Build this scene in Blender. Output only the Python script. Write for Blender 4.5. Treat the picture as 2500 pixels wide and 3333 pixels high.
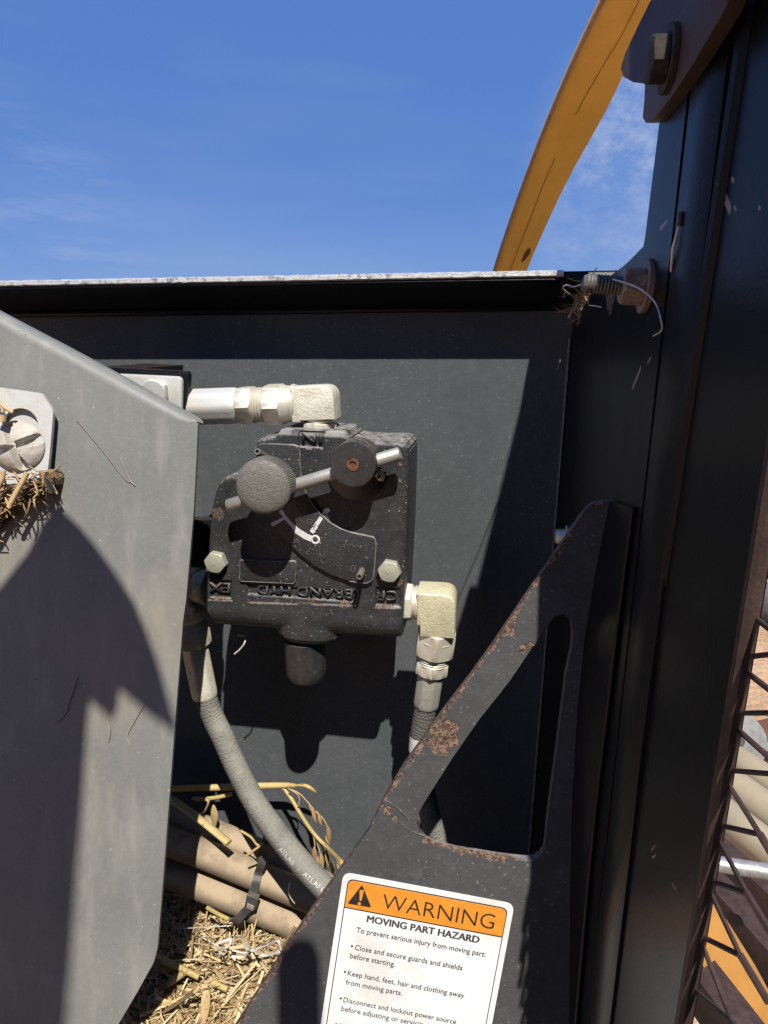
import bpy, bmesh, math, random
import numpy as np
from mathutils import Vector, Matrix, noise as mnoise

random.seed(7)
SC = bpy.context.scene
COL = SC.collection
for o in list(bpy.data.objects):
    bpy.data.objects.remove(o)

# ---------------------------------------------------------------- camera
# metres; X along the back panel, Y into it, Z up; origin on the face of the valve
F, CX, CY = 2311.0, 1250.0, 1666.5
YAW, PITCH, ROLL = math.radians(8.5), math.radians(13.8), 0.02
FW = Vector((-math.sin(YAW)*math.cos(PITCH), math.cos(YAW)*math.cos(PITCH), -math.sin(PITCH)))
R0 = Vector((math.cos(YAW), math.sin(YAW), 0.0))
U0 = R0.cross(FW)
RT = R0*math.cos(ROLL) + U0*math.sin(ROLL)
UP = -R0*math.sin(ROLL) + U0*math.cos(ROLL)
CAM = Vector((0.11358504, -0.42797028, 0.11589263))
cam_data = bpy.data.cameras.new('camera')
cam = bpy.data.objects.new('camera', cam_data)
COL.objects.link(cam)
cam.matrix_world = Matrix(((RT.x, UP.x, -FW.x, CAM.x), (RT.y, UP.y, -FW.y, CAM.y),
                           (RT.z, UP.z, -FW.z, CAM.z), (0, 0, 0, 1)))
cam_data.sensor_fit = 'HORIZONTAL'
cam_data.sensor_width = 36.0
cam_data.lens = 36.0*F/2500.0
cam_data.clip_start = 0.01
cam_data.clip_end = 3000.0
SC.camera = cam

# ---------------------------------------------------------------- sky and sun
SUN = Vector((-0.32, 1.0, -1.45)).normalized()          # the way the light travels
SUN_EL = math.asin(-SUN.z)
SUN_AZ = math.atan2(-SUN.x, -SUN.y)                      # compass angle of the sun, from +Y towards +X
world = bpy.data.worlds.new('World')
SC.world = world
world.use_nodes = True
world.cycles.sampling_method = 'MANUAL'
world.cycles.sample_map_resolution = 256
wt = world.node_tree
for n in list(wt.nodes):
    wt.nodes.remove(n)
w_out = wt.nodes.new('ShaderNodeOutputWorld')
w_bg = wt.nodes.new('ShaderNodeBackground')
w_sky = wt.nodes.new('ShaderNodeTexSky')
w_sky.sky_type = 'NISHITA'
w_sky.sun_disc = False
w_sky.sun_elevation = SUN_EL
w_sky.sun_rotation = SUN_AZ
w_sky.altitude = 1500.0
w_sky.air_density = 1.0
w_sky.dust_density = 0.1
w_sky.ozone_density = 2.2
w_bg.inputs['Strength'].default_value = 0.067
w_geo = wt.nodes.new('ShaderNodeTexCoord')


def wn(kind, **kw):
    n = wt.nodes.new(kind)
    for k, v in kw.items():
        setattr(n, k, v)
    return n


def wmath(op, a, b=None, c=None, clamp=False):
    n = wn('ShaderNodeMath', operation=op, use_clamp=clamp)
    for i, v in enumerate((a, b, c)):
        if v is None:
            continue
        if isinstance(v, (int, float)):
            n.inputs[i].default_value = v
        else:
            wt.links.new(v, n.inputs[i])
    return n.outputs[0]


def wnoise(scale, detail, rough, stretch=(1, 1, 1), offset=(0, 0, 0), rot=(0, 0, 0)):
    m = wn('ShaderNodeMapping')
    m.inputs['Scale'].default_value = stretch
    m.inputs['Location'].default_value = offset
    m.inputs['Rotation'].default_value = rot
    wt.links.new(w_geo.outputs['Generated'], m.inputs['Vector'])
    n = wn('ShaderNodeTexNoise')
    n.inputs['Scale'].default_value = scale
    n.inputs['Detail'].default_value = detail
    n.inputs['Roughness'].default_value = rough
    wt.links.new(m.outputs[0], n.inputs['Vector'])
    return n.outputs['Fac']


def wpatch(px, py, r0, r1):
    """soft round mask about a fixed direction of the sky: a bank of cloud"""
    d = (FW + RT*((px-CX)/F) - UP*((py-CY)/F)).normalized()
    n = wn('ShaderNodeVectorMath', operation='DOT_PRODUCT')
    n.inputs[1].default_value = d
    wt.links.new(w_geo.outputs['Generated'], n.inputs[0])
    mr = wn('ShaderNodeMapRange', interpolation_type='SMOOTHSTEP')
    mr.inputs['From Min'].default_value = math.cos(math.radians(r1))
    mr.inputs['From Max'].default_value = math.cos(math.radians(r0))
    wt.links.new(n.outputs['Value'], mr.inputs['Value'])
    return mr.outputs[0]


# mackerel cloud bank, and thin streaky cirrus over the whole sky
puffs = wmath('MULTIPLY_ADD', wnoise(40, 5, .62, (1, 1, 1.6)), 3.0, -1.2, clamp=True)
bank = wmath('MULTIPLY', wmath('MULTIPLY_ADD', wnoise(5, 3, .5, offset=(3, 1, 7)), 4.0, -1.15, clamp=True), wpatch(2230, 560, 5, 12.0))
puff_f = wmath('MULTIPLY', wmath('MULTIPLY_ADD', puffs, .72, .22), bank)
streak = wmath('MULTIPLY_ADD', wnoise(1.7, 3, .5, (1, 1, 5), rot=(0, .42, 0)), 2.2, -1.0, clamp=True)
wisp = wmath('MULTIPLY', wmath('MULTIPLY_ADD', wnoise(7, 4, .55, (1, 1, 5), (2, 0, 1), (0, .55, 0)), 3.2, -1.5, clamp=True), wpatch(-60, 830, 2, 13))
puff_f = wmath('MULTIPLY_ADD', wisp, .45, puff_f)
cl = wmath('MULTIPLY_ADD', puff_f, .52, wmath('MULTIPLY', streak, .17), clamp=True)
w_mix = wn('ShaderNodeMixRGB')
w_mix.inputs['Color2'].default_value = (6.2, 6.8, 8.0, 1)
w_hue = wn('ShaderNodeHueSaturation')
w_hue.inputs['Hue'].default_value = 0.51
w_hue.inputs['Saturation'].default_value = 1.03
w_even = wn('ShaderNodeMixRGB')                          # clear dry air: the blue hardly pales towards the horizon
w_even.inputs['Fac'].default_value = 0.80
w_even.inputs['Color2'].default_value = (1.02, 2.62, 6.1, 1)
wt.links.new(w_sky.outputs[0], w_even.inputs['Color1'])
wt.links.new(w_even.outputs[0], w_hue.inputs['Color'])
wt.links.new(cl, w_mix.inputs['Fac'])
wt.links.new(w_hue.outputs[0], w_mix.inputs['Color1'])
wt.links.new(w_mix.outputs[0], w_bg.inputs['Color'])
wt.links.new(w_bg.outputs[0], w_out.inputs['Surface'])

sun_data = bpy.data.lights.new('sun', 'SUN')
sun_data.energy = 5.0
sun_data.angle = math.radians(0.53)
sun_data.color = (1.0, 0.955, 0.88)
sun = bpy.data.objects.new('sun', sun_data)
COL.objects.link(sun)
sun.rotation_euler = SUN.to_track_quat('-Z', 'Y').to_euler()

SC.view_settings.view_transform = 'Standard'
SC.view_settings.look = 'None'
SC.view_settings.exposure = 0.62
SC.view_settings.gamma = 1.0
SC.view_settings.use_curve_mapping = False
SC.render.engine = 'CYCLES'
SC.cycles.max_bounces = 5
SC.cycles.diffuse_bounces = 3
SC.cycles.glossy_bounces = 3
SC.cycles.use_adaptive_sampling = True
SC.cycles.adaptive_threshold = 0.02
SC.cycles.use_denoising = True

# ---------------------------------------------------------------- placing helpers
def ray(px, py):
    return FW + RT*((px-CX)/F) - UP*((py-CY)/F)


def at(px, py, Y):
    """where the sight line of a photo point meets the plane Y = const"""
    d = ray(px, py)
    return CAM + d*((Y-CAM.y)/d.y)


def at_x(px, py, X):
    d = ray(px, py)
    return CAM + d*((X-CAM.x)/d.x)


def at_z(px, py, Z):
    d = ray(px, py)
    return CAM + d*((Z-CAM.z)/d.z)


def at_plane(px, py, p0, n):
    d = ray(px, py)
    return CAM + d*((p0-CAM).dot(n)/d.dot(n))


def at_depth(px, py, z):
    return CAM + ray(px, py)*z


def grid(x0, y0, s):
    return lambda x, y: (x0 + x*s, y0 + y*s)


g1 = grid(600, 1150, .5425)          # the valve
g4 = grid(500, 2400, .42194)         # hoses and straw
g5 = grid(1000, 2700, .48222)        # the label
g7 = grid(1500, 0, .60277)           # arm and top bracket
gb = grid(0, 1230, .24855)           # bolt in the slotted tab


def V1(x, y, Y=0.0):
    return at(*g1(x, y), Y)


# ---------------------------------------------------------------- object helpers
def finish(name, bm_or_me, mat, parent=None, smooth=35, recalc=True):
    if isinstance(bm_or_me, bmesh.types.BMesh):
        if recalc:
            bmesh.ops.recalc_face_normals(bm_or_me, faces=bm_or_me.faces)
        me = bpy.data.meshes.new(name)
        bm_or_me.to_mesh(me)
        bm_or_me.free()
    else:
        me = bm_or_me
    if smooth is not None:
        for p in me.polygons:
            p.use_smooth = True
        me.set_sharp_from_angle(angle=math.radians(smooth))
    if mat is not None and not me.materials:
        me.materials.append(mat)
    o = bpy.data.objects.new(name, me)
    COL.objects.link(o)
    if parent is not None:
        put_under(o, parent)
    return o


def put_under(o, parent):
    o.parent = parent
    base = parent.location if parent.type == 'EMPTY' else Vector((0, 0, 0))   # parts keep their world place
    o.matrix_parent_inverse = Matrix.Translation(-base)


def thing(name, label, cat, loc, group=None):
    o = bpy.data.objects.new(name, None)
    o.empty_display_size = 0.02
    COL.objects.link(o)
    o.location = loc
    tag(o, label, cat, group)
    return o


def tag(o, label, cat, group=None, kind=None):
    o['label'] = label
    o['category'] = cat
    if group:
        o['group'] = group
    if kind:
        o['kind'] = kind
    return o


def prism(front, depth, bevel=0.0, segs=2, bm=None):
    """solid from a front outline (3D points) pushed along depth; front edges rounded"""
    bm = bm or bmesh.new()
    n0 = len(bm.faces)
    vs = [bm.verts.new(p) for p in front]
    f = bm.faces.new(vs)
    ret = bmesh.ops.extrude_face_region(bm, geom=[f])
    nv = [g for g in ret['geom'] if isinstance(g, bmesh.types.BMVert)]
    for v in nv:
        v.co += depth
    if bevel:
        es = [e for e in f.edges] if f.is_valid else []
        if not es:
            bm.edges.ensure_lookup_table()
        s = set(vs)
        es = [e for e in bm.edges if e.verts[0] in s and e.verts[1] in s]
        bmesh.ops.bevel(bm, geom=es, offset=bevel, segments=segs, profile=.5, affect='EDGES', clamp_overlap=True)
    return bm


def rounded(pts, r, n=5):
    """round the corners of a closed 3D outline; r one value or one per corner"""
    out = []
    k = len(pts)
    for i, p in enumerate(pts):
        a, b = pts[i-1], pts[(i+1) % k]
        ri = r[i] if isinstance(r, (list, tuple)) else r
        da, db = (a-p), (b-p)
        ri = min(ri, da.length*.49, db.length*.49)
        if ri <= 1e-6:
            out.append(p.copy())
            continue
        s, e = p+da.normalized()*ri, p+db.normalized()*ri
        for j in range(n+1):
            t = j/n
            out.append(s*(1-t)**2 + p*2*t*(1-t) + e*t*t)
    return out


def frame_of(d, up=Vector((0, 0, 1))):
    d = d.normalized()
    if abs(d.dot(up)) > .98:
        up = Vector((0, 1, 0))
    a = d.cross(up).normalized()
    b = a.cross(d).normalized()
    return a, b


def lathe(o, d, prof, segs=32, bm=None, turn=0.0, cap=True, up=Vector((0, 0, 1)), facet=None):
    """turned solid: prof = [(distance along d, radius)]; segs 6 gives a hexagon"""
    bm = bm or bmesh.new()
    d = d.normalized()
    a, b = frame_of(d, up)
    rings = []
    for t, r in prof:
        rings.append([bm.verts.new(o + d*t + (a*math.cos(2*math.pi*i/segs+turn) + b*math.sin(2*math.pi*i/segs+turn))*max(r, 1e-5)) for i in range(segs)])
    for k in range(len(rings)-1):
        for i in range(segs):
            j = (i+1) % segs
            bm.faces.new((rings[k][i], rings[k][j], rings[k+1][j], rings[k+1][i]))
    if cap:
        bm.faces.new(rings[0][::-1])
        bm.faces.new(rings[-1])
    return bm


def hexnut(o, d, length, r, bm=None, turn=0.0, both=True, up=Vector((0, 0, 1)), sides=6):
    """hexagon with the corners turned off at the ends, as nuts are"""
    bm = bm or bmesh.new()
    d = d.normalized()
    a, b = frame_of(d, up)
    N = sides*8
    ch = .13
    rows = []
    ts = [0.0, .04, .10, .5, .90, .96, 1.0]
    ap = r*math.cos(math.pi/sides)
    for t in ts:
        row = []
        for i in range(N):
            th = 2*math.pi*i/N
            m = (th % (2*math.pi/sides)) - math.pi/sides
            rad = ap/math.cos(m)
            e = min(t, 1-t) if both else (1-t)
            lim = ap*.955 + e*length*1.9
            rad = min(rad, lim)
            row.append(bm.verts.new(o + d*(t*length) + (a*math.cos(th+turn) + b*math.sin(th+turn))*rad))
        rows.append(row)
    for k in range(len(rows)-1):
        for i in range(N):
            j = (i+1) % N
            bm.faces.new((rows[k][i], rows[k][j], rows[k+1][j], rows[k+1][i]))
    bm.faces.new(rows[0][::-1])
    bm.faces.new(rows[-1])
    return bm


def spline(pts, per=8):
    """Catmull-Rom through 3D points"""
    P = [pts[0]*2-pts[1]] + list(pts) + [pts[-1]*2-pts[-2]]
    out = []
    for i in range(1, len(P)-2):
        p0, p1, p2, p3 = P[i-1], P[i], P[i+1], P[i+2]
        for j in range(per):
            t = j/per
            out.append(.5*((2*p1) + (p2-p0)*t + (2*p0-5*p1+4*p2-p3)*t*t + (-p0+3*p1-3*p2+p3)*t**3))
    out.append(P[-2].copy())
    return out


def tube(path, r, segs=12, bm=None, uv=True, cap=True, flat=1.0):
    """round bar along a path, r one value or one per point; UV runs in metres"""
    bm = bm or bmesh.new()
    lay = bm.loops.layers.uv.verify()
    n = len(path)
    rr = r if isinstance(r, (list, tuple)) else [r]*n
    rings = []
    t0 = (path[1]-path[0]).normalized()
    a, b = frame_of(t0)
    L = 0.0
    Ls = []
    for i, p in enumerate(path):
        t = (path[min(i+1, n-1)] - path[max(i-1, 0)]).normalized()
        a = (a - t*a.dot(t)).normalized()
        b = t.cross(a)
        if i:
            L += (path[i]-path[i-1]).length
        Ls.append(L)
        rings.append([bm.verts.new(p + (a*math.cos(2*math.pi*k/segs) + b*math.sin(2*math.pi*k/segs)*flat)*rr[i]) for k in range(segs)])
    for i in range(n-1):
        for k in range(segs):
            j = (k+1) % segs
            f = bm.faces.new((rings[i][k], rings[i][j], rings[i+1][j], rings[i+1][k]))
            for lp, (u, v) in zip(f.loops, ((k, i), (k+1, i), (k+1, i+1), (k, i+1))):
                lp[lay].uv = (u/segs, Ls[v])
    if cap:
        bm.faces.new(rings[0][::-1])
        bm.faces.new(rings[-1])
    return bm


def box_between(c, ax, ay, az, bevel=0.0, segs=2, bm=None):
    """box centred at c with half-extent vectors ax, ay, az"""
    bm = bm or bmesh.new()
    vs = [bm.verts.new(c + ax*i + ay*j + az*k) for i in (-1, 1) for j in (-1, 1) for k in (-1, 1)]
    fs = []
    for q in ((0, 1, 3, 2), (4, 6, 7, 5), (0, 4, 5, 1), (2, 3, 7, 6), (0, 2, 6, 4), (1, 5, 7, 3)):
        fs.append(bm.faces.new([vs[i] for i in q]))
    if bevel:
        es = set(e for f in fs for e in f.edges)
        bmesh.ops.bevel(bm, geom=list(es), offset=bevel, segments=segs, profile=.5, affect='EDGES')
    return bm


def text_mesh(s, weight=0.0, spacing=1.0):
    cu = bpy.data.curves.new('lettering', 'FONT')
    cu.body = s
    cu.size = 1.0
    cu.fill_mode = 'FRONT'
    cu.offset = weight
    cu.space_character = spacing
    cu.resolution_u = 3
    ob = bpy.data.objects.new('lettering', cu)
    COL.objects.link(ob)
    bpy.context.view_layer.update()
    me = bpy.data.meshes.new_from_object(ob.evaluated_get(bpy.context.evaluated_depsgraph_get()))
    bpy.data.objects.remove(ob)
    bpy.data.curves.remove(cu)
    return me


def lettering(s, org, u, v, n, width=None, height=None, mat=None, parent=None, name='lettering', weight=0.0, thick=0.0, ref='H', warp=None, slant=0.0):
    """text lying on a surface: org = left end of the baseline, u along it, v up it, n out of it"""
    me = text_mesh(s, weight)
    co = np.empty(len(me.vertices)*3)
    me.vertices.foreach_get('co', co)
    co = co.reshape(-1, 3)
    x0, x1 = co[:, 0].min(), co[:, 0].max()
    cap = 0.729 if ref == 'H' else co[:, 1].max()
    sx = width/(x1-x0) if width else height/cap
    sy = height/cap if height else sx
    bm = bmesh.new()
    bm.from_mesh(me)
    bpy.data.meshes.remove(me)
    if thick:
        r = bmesh.ops.extrude_face_region(bm, geom=bm.faces[:])
        top = set(g for g in r['geom'] if isinstance(g, bmesh.types.BMVert))
        for vv in top:
            vv.co.z = 1.0
    for vv in bm.verts:
        a, b = (vv.co.x-x0)*sx, vv.co.y*sy
        if warp:
            p = warp(a, b)
        else:
            p = org + u*(a + slant*b) + v*b
        vv.co = p + n*(thick*vv.co.z)
    return finish(name, bm, mat, parent, smooth=None, recalc=bool(thick))

# ---------------------------------------------------------------- materials
class Mat:
    """small wrapper to write node materials"""
    def __init__(self, name, rough=.5, metal=0.0, spec=.5):
        self.m = bpy.data.materials.new(name)
        self.m.use_nodes = True
        self.t = self.m.node_tree
        self.bsdf = self.t.nodes['Principled BSDF']
        self.bsdf.inputs['Roughness'].default_value = rough
        self.bsdf.inputs['Metallic'].default_value = metal
        self.bsdf.inputs['Specular IOR Level'].default_value = spec
        self.tc = self.t.nodes.new('ShaderNodeTexCoord')
        self.obj = self.tc.outputs['Object']

    def put(self, sock, v):
        if hasattr(v, 'is_linked') or isinstance(v, bpy.types.NodeSocket):
            self.t.links.new(v, sock)
        elif isinstance(v, (tuple, list)) and sock.type == 'RGBA':
            sock.default_value = (*v[:3], 1)
        else:
            sock.default_value = v

    def node(self, kind, ins=None, **kw):
        n = self.t.nodes.new(kind)
        for k, v in kw.items():
            setattr(n, k, v)
        for k, v in (ins or {}).items():
            self.put(n.inputs[k], v)
        return n

    def math(self, op, a, b=None, c=None, clamp=False):
        n = self.node('ShaderNodeMath', operation=op, use_clamp=clamp)
        for i, v in enumerate((a, b, c)):
            if v is not None:
                self.put(n.inputs[i], v)
        return n.outputs[0]

    def mapped(self, scale=(1, 1, 1), rot=(0, 0, 0), loc=(0, 0, 0), src=None):
        return self.node('ShaderNodeMapping', {'Vector': src or self.obj, 'Scale': scale, 'Rotation': rot, 'Location': loc}).outputs[0]

    def noise(self, scale, detail=4, rough=.6, vec=None, dist=0.0):
        return self.node('ShaderNodeTexNoise', {'Vector': vec or self.obj, 'Scale': scale, 'Detail': detail, 'Roughness': rough, 'Distortion': dist}).outputs['Fac']

    def voro(self, scale, vec=None, rand=1.0, feature='F1', out='Distance'):
        return self.node('ShaderNodeTexVoronoi', {'Vector': vec or self.obj, 'Scale': scale, 'Randomness': rand}, feature=feature).outputs[out]

    def ramp(self, v, lo, hi, clamp=True, smooth=True):
        return self.node('ShaderNodeMapRange', {'Value': v, 'From Min': lo, 'From Max': hi}, interpolation_type='SMOOTHSTEP' if smooth else 'LINEAR').outputs[0]

    def mix(self, f, a, b):
        n = self.node('ShaderNodeMixRGB')
        self.put(n.inputs[0], f)
        self.put(n.inputs[1], a)
        self.put(n.inputs[2], b)
        return n.outputs[0]

    def mul(self, a, b):
        return self.math('MULTIPLY', a, b)

    def mx(self, a, b):
        return self.math('MAXIMUM', a, b)

    def near(self, pts, wob=.35, scale=90.0):
        """1 inside blotches about given points [(x, y, z, radius)], ragged edges"""
        nz = self.noise(scale, 3, .65)
        acc = None
        for x, y, z, r in pts:
            d = self.node('ShaderNodeVectorMath', {0: self.obj, 1: (x, y, z)}, operation='DISTANCE').outputs['Value']
            q = self.math('MULTIPLY_ADD', d, 1.0/r, self.math('MULTIPLY_ADD', nz, 2*wob, -wob))
            q = self.ramp(q, 1.06, .94)
            acc = q if acc is None else self.mx(acc, q)
        return acc

    def near_segs(self, segs, wob, scale):
        """1 along worn edges [(p, q, radius)], broken up by noise"""
        nz = self.noise(scale, 4, .65)
        acc = None
        for p, q, r in segs:
            d = q-p
            rel = self.node('ShaderNodeVectorMath', {0: self.obj, 1: tuple(p)}, operation='SUBTRACT').outputs[0]
            t = self.node('ShaderNodeVectorMath', {0: rel, 1: tuple(d/d.length_squared)}, operation='DOT_PRODUCT').outputs['Value']
            t = self.math('ADD', t, 0.0, clamp=True)
            c = self.node('ShaderNodeVectorMath', {0: tuple(d)}, operation='SCALE')
            self.put(c.inputs['Scale'], t)
            k = self.node('ShaderNodeVectorMath', {0: rel, 1: c.outputs[0]}, operation='DISTANCE').outputs['Value']
            v = self.math('MULTIPLY_ADD', k, 1.0/r, self.math('MULTIPLY_ADD', nz, 2*wob, -wob))
            v = self.ramp(v, 1.1, .8)
            acc = v if acc is None else self.mx(acc, v)
        return acc

    def bump(self, h, dist, strength=1.0, normal=None):
        n = self.node('ShaderNodeBump', {'Height': h, 'Distance': dist, 'Strength': strength})
        if normal is not None:
            self.put(n.inputs['Normal'], normal)
        self.put(self.bsdf.inputs['Normal'], n.outputs[0])
        return n.outputs[0]

    tone = .77                                            # paints kept a little under their nominal lightness

    def col(self, v, tone=None):
        h = self.node('ShaderNodeHueSaturation', {'Value': self.tone if tone is None else tone, 'Color': v})
        self.put(self.bsdf.inputs['Base Color'], h.outputs[0])

    def rgh(self, v):
        self.put(self.bsdf.inputs['Roughness'], v)

    def upness(self):
        g = self.node('ShaderNodeNewGeometry')
        return self.node('ShaderNodeSeparateXYZ', {0: g.outputs['Normal']}).outputs['Z']


def specks(M, scale, thr, keep=.5):
    """scattered grains of dust: small dots in some of the cells only"""
    v = M.node('ShaderNodeTexVoronoi', {'Vector': M.obj, 'Scale': scale, 'Randomness': 1.0})
    d = M.ramp(v.outputs['Distance'], thr, thr*.45)
    c = M.node('ShaderNodeSeparateColor', {0: v.outputs['Color']})
    k = M.ramp(c.outputs[0], keep, keep+.05)
    return M.mul(d, k)


def lint(M, scale, thr, rot, width=.012):
    """thin stray fibres and hairline scratches"""
    vec = M.mapped((1, 1, 1), rot)
    w = M.noise(scale*.35, 3, .5, vec)
    line = M.math('ABSOLUTE', M.math('SUBTRACT', M.noise(scale, 1, .5, vec, dist=1.2), .5))
    return M.mul(M.ramp(line, width, width*.2), M.ramp(w, thr, thr+.06))


def black_paint(name, base=(.017, .018, .020), rough=.42, dust=.35, spec=.45, hairs=.2, grain=2600, grain_h=.00006, rust=None, rust_amt=1.0, dustcol=(.42, .36, .29), streaks=0.0, wob=.35, rscale=90, film=.02, segs=None, pale=None, ior=1.5):
    M = Mat(name, rough, 0, spec)
    M.bsdf.inputs['IOR'].default_value = ior
    big = M.noise(14, 3, .62)
    mid = M.noise(150, 3, .7)
    f = M.mx(M.mul(specks(M, 300, .22, .60), .50), M.mul(specks(M, 560, .26, .45), .28))
    f = M.mx(f, M.mul(specks(M, 95, .07, .76), .9))
    if hairs:
        f = M.mx(f, M.mul(lint(M, 46, .57, (.4, .7, .2), .010), hairs))
    f = M.mul(f, M.ramp(big, .20, .60))
    film_f = M.mul(M.math('MULTIPLY_ADD', M.ramp(big, .25, .8), .5, M.mul(M.ramp(mid, .35, .75), .5)), film*3)
    fac = M.math('ADD', M.mul(f, dust), film_f, clamp=True)
    if streaks:
        st = M.noise(30, 4, .6, M.mapped((6, 6, .22)))
        fac = M.math('ADD', fac, M.mul(M.ramp(st, .55, .8), streaks), clamp=True)
    up = M.ramp(M.upness(), .25, 1.0)
    fac = M.mx(fac, M.mul(up, M.mul(M.ramp(mid, .25, .7), dust*.8)))
    c = M.mix(fac, base, dustcol)
    rr = M.math('MULTIPLY_ADD', big, .24, rough-.12)
    rr = M.math('ADD', rr, M.mul(fac, .5), clamp=True)
    h = M.noise(grain, 2, .6)
    if rust:
        rm = M.near(rust, wob, rscale)
        rn = M.noise(420, 3, .72)
        if segs:
            rm = M.mx(rm, M.near_segs(segs, 1.3, 130))
        rc = M.mix(M.ramp(rn, .40, .62), (.105, .060, .044), (.29, .19, .135))
        rc = M.mix(M.ramp(M.noise(700, 2, .6), .54, .62), rc, (.05, .03, .028))
        c = M.mix(M.mul(rm, rust_amt), c, rc)
        rr = M.mx(rr, M.mul(rm, .85))
        h = M.math('ADD', h, M.mul(rm, M.math('MULTIPLY_ADD', rn, 3.0, -4.0)))
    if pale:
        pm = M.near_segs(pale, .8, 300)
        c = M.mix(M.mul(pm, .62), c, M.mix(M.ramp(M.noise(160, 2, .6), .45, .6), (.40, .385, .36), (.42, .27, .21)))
    M.col(c)
    M.rgh(rr)
    M.bump(h, grain_h)
    return M.m


def zinc(name, base=(.50, .46, .37), rough=.48, metal=.35, dirt=.5, dirtcol=(.30, .25, .18), pits=True, rough_h=.00022):
    M = Mat(name, rough, metal, .5)
    a = M.noise(70, 5, .65)
    b = M.noise(620, 4, .7)
    f = M.mul(M.ramp(a, .38, .70), dirt)
    c = M.mix(f, base, dirtcol)
    c = M.mix(M.mul(M.ramp(b, .52, .72), .45), c, (.74, .70, .60))
    if pits:
        c = M.mix(M.mul(specks(M, 900, .22, .62), .55), c, (.16, .13, .09))
        c = M.mix(M.mul(specks(M, 240, .12, .84), .8), c, (.15, .10, .06))
    c = M.mix(M.mul(M.ramp(M.noise(26, 4, .6), .58, .74), .45), c, (.47, .34, .18))
    M.col(c)
    M.put(M.bsdf.inputs['Metallic'], M.math('MULTIPLY_ADD', f, -metal*.8, metal, clamp=True))
    M.rgh(M.math('MULTIPLY_ADD', a, .35, rough-.12))
    M.bump(M.math('ADD', b, M.mul(a, .6)), rough_h, .8)
    return M.m


def plain(name, col, rough=.6, metal=0.0, var=.25, scale=60, bump=.0, bscale=500, tone=None):
    M = Mat(name, rough, metal, .4)
    n = M.noise(scale, 5, .65)
    d = tuple(c*(1-var) for c in col)
    l = tuple(min(1, c*(1+var*.7)) for c in col)
    M.col(M.mix(M.ramp(n, .28, .72), d, l), tone)
    M.rgh(M.math('MULTIPLY_ADD', n, .25, rough-.12))
    if bump:
        M.bump(M.noise(bscale, 4, .65), bump)
    return M.m


def rubber(name, col, dustcol, dust, ribs=260.0, rib_h=.0003, cloth=.4, twill=False):
    """hydraulic hose cover: wrapped cloth marks round it, dust lying on top"""
    M = Mat(name, .78, 0, .25)
    uv = M.tc.outputs['UV']
    s = M.node('ShaderNodeSeparateXYZ', {0: uv})
    along, round_ = s.outputs['Y'], s.outputs['X']
    wob = M.math('MULTIPLY_ADD', M.noise(140, 3, .6), .010, 0)
    if twill:
        a = M.math('SINE', M.math('MULTIPLY', M.math('ADD', along, M.mul(round_, .055)), 4200.0))
        wide = M.ramp(M.math('FRACT', M.math('MULTIPLY', M.math('ADD', along, M.mul(round_, .062)), 27.0)), .02, .0)
        h = M.math('SUBTRACT', M.mul(a, .22), M.mul(wide, 1.2))
    else:
        a = M.math('SINE', M.math('MULTIPLY', M.math('ADD', along, wob), ribs*2*math.pi))
        b = M.math('SINE', M.mul(round_, 2*math.pi*16))
        h = M.math('MULTIPLY_ADD', M.mul(a, b), .30, M.mul(a, .60))
    n = M.noise(45, 5, .65)
    fine = M.noise(900, 3, .6)
    up = M.ramp(M.upness(), -.25, .75)
    f = M.math('MULTIPLY_ADD', M.mul(up, M.ramp(n, .15, .75)), dust, dust*.35, clamp=True)
    f = M.math('ADD', f, M.mul(M.ramp(fine, .5, .75), .12), clamp=True)
    M.col(M.mix(f, col, dustcol))
    M.bump(M.math('ADD', h, M.mul(fine, .7)), rib_h)
    return M.m


def straw_mat(name, cols=((.20, .115, .045), (.50, .34, .13), (.62, .48, .24)), spots=.5):
    M = Mat(name, .55, 0, .35)
    g = M.node('ShaderNodeNewGeometry')
    r = g.outputs['Random Per Island']
    c = M.mix(M.ramp(r, .0, .5, smooth=False), cols[0], cols[1])
    c = M.mix(M.ramp(r, .5, 1.0, smooth=False), c, cols[2])
    n = M.noise(260, 4, .7)
    c = M.mix(M.mul(M.ramp(n, .56, .70), spots), c, (.07, .04, .02))
    M.col(c)
    M.bump(M.noise(700, 3, .6, M.mapped((1, 1, .2))), .0002)
    return M.m


PANEL_BLACK = black_paint('panel black paint', (.082, .090, .097), .62, .55, .06, grain=1500, grain_h=.00014, film=.020, streaks=.05, dustcol=(.50, .48, .45))
FRAME_BLACK = black_paint('frame black paint', (.0070, .0075, .0095), .34, .22, .18, streaks=.03, film=.006, dustcol=(.26, .19, .14), grain=900, grain_h=.00008)
CAST_BLACK = black_paint('cast iron black paint', (.028, .029, .032), .34, .9, .3, 0, grain=900, grain_h=.00040, film=.022, dustcol=(.46, .43, .39))
MACHINED_BLACK = black_paint('turned black steel', (.022, .023, .025), .34, .40, .5, grain=2200, grain_h=.00005, film=.03)
ZINC = zinc('dusty zinc fitting', (.82, .78, .65), .40, .45, .6, (.34, .28, .19))
ZINC_PALE = zinc('pale zinc plate', (.66, .66, .63), .45, .3, .35, (.40, .34, .26), pits=False)
BOLT_ZINC = zinc('bolt head zinc', (.50, .50, .40), .45, .35, .4, (.30, .28, .18), pits=False)
ROD = zinc('steel lever rod', (.58, .56, .50), .34, .65, .4, (.34, .30, .24), pits=False)
KNOB_MAT = Mat('worn rubber knob', .55, 0, .4)
_n = KNOB_MAT.noise(620, 2, .45, KNOB_MAT.mapped((1, 1, 2.2), (0, .5, 0)), dist=1.2)
_r = KNOB_MAT.ramp(_n, .36, .64)
KNOB_MAT.col(KNOB_MAT.mix(_r, (.14, .130, .112), (.21, .195, .170)))
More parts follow.
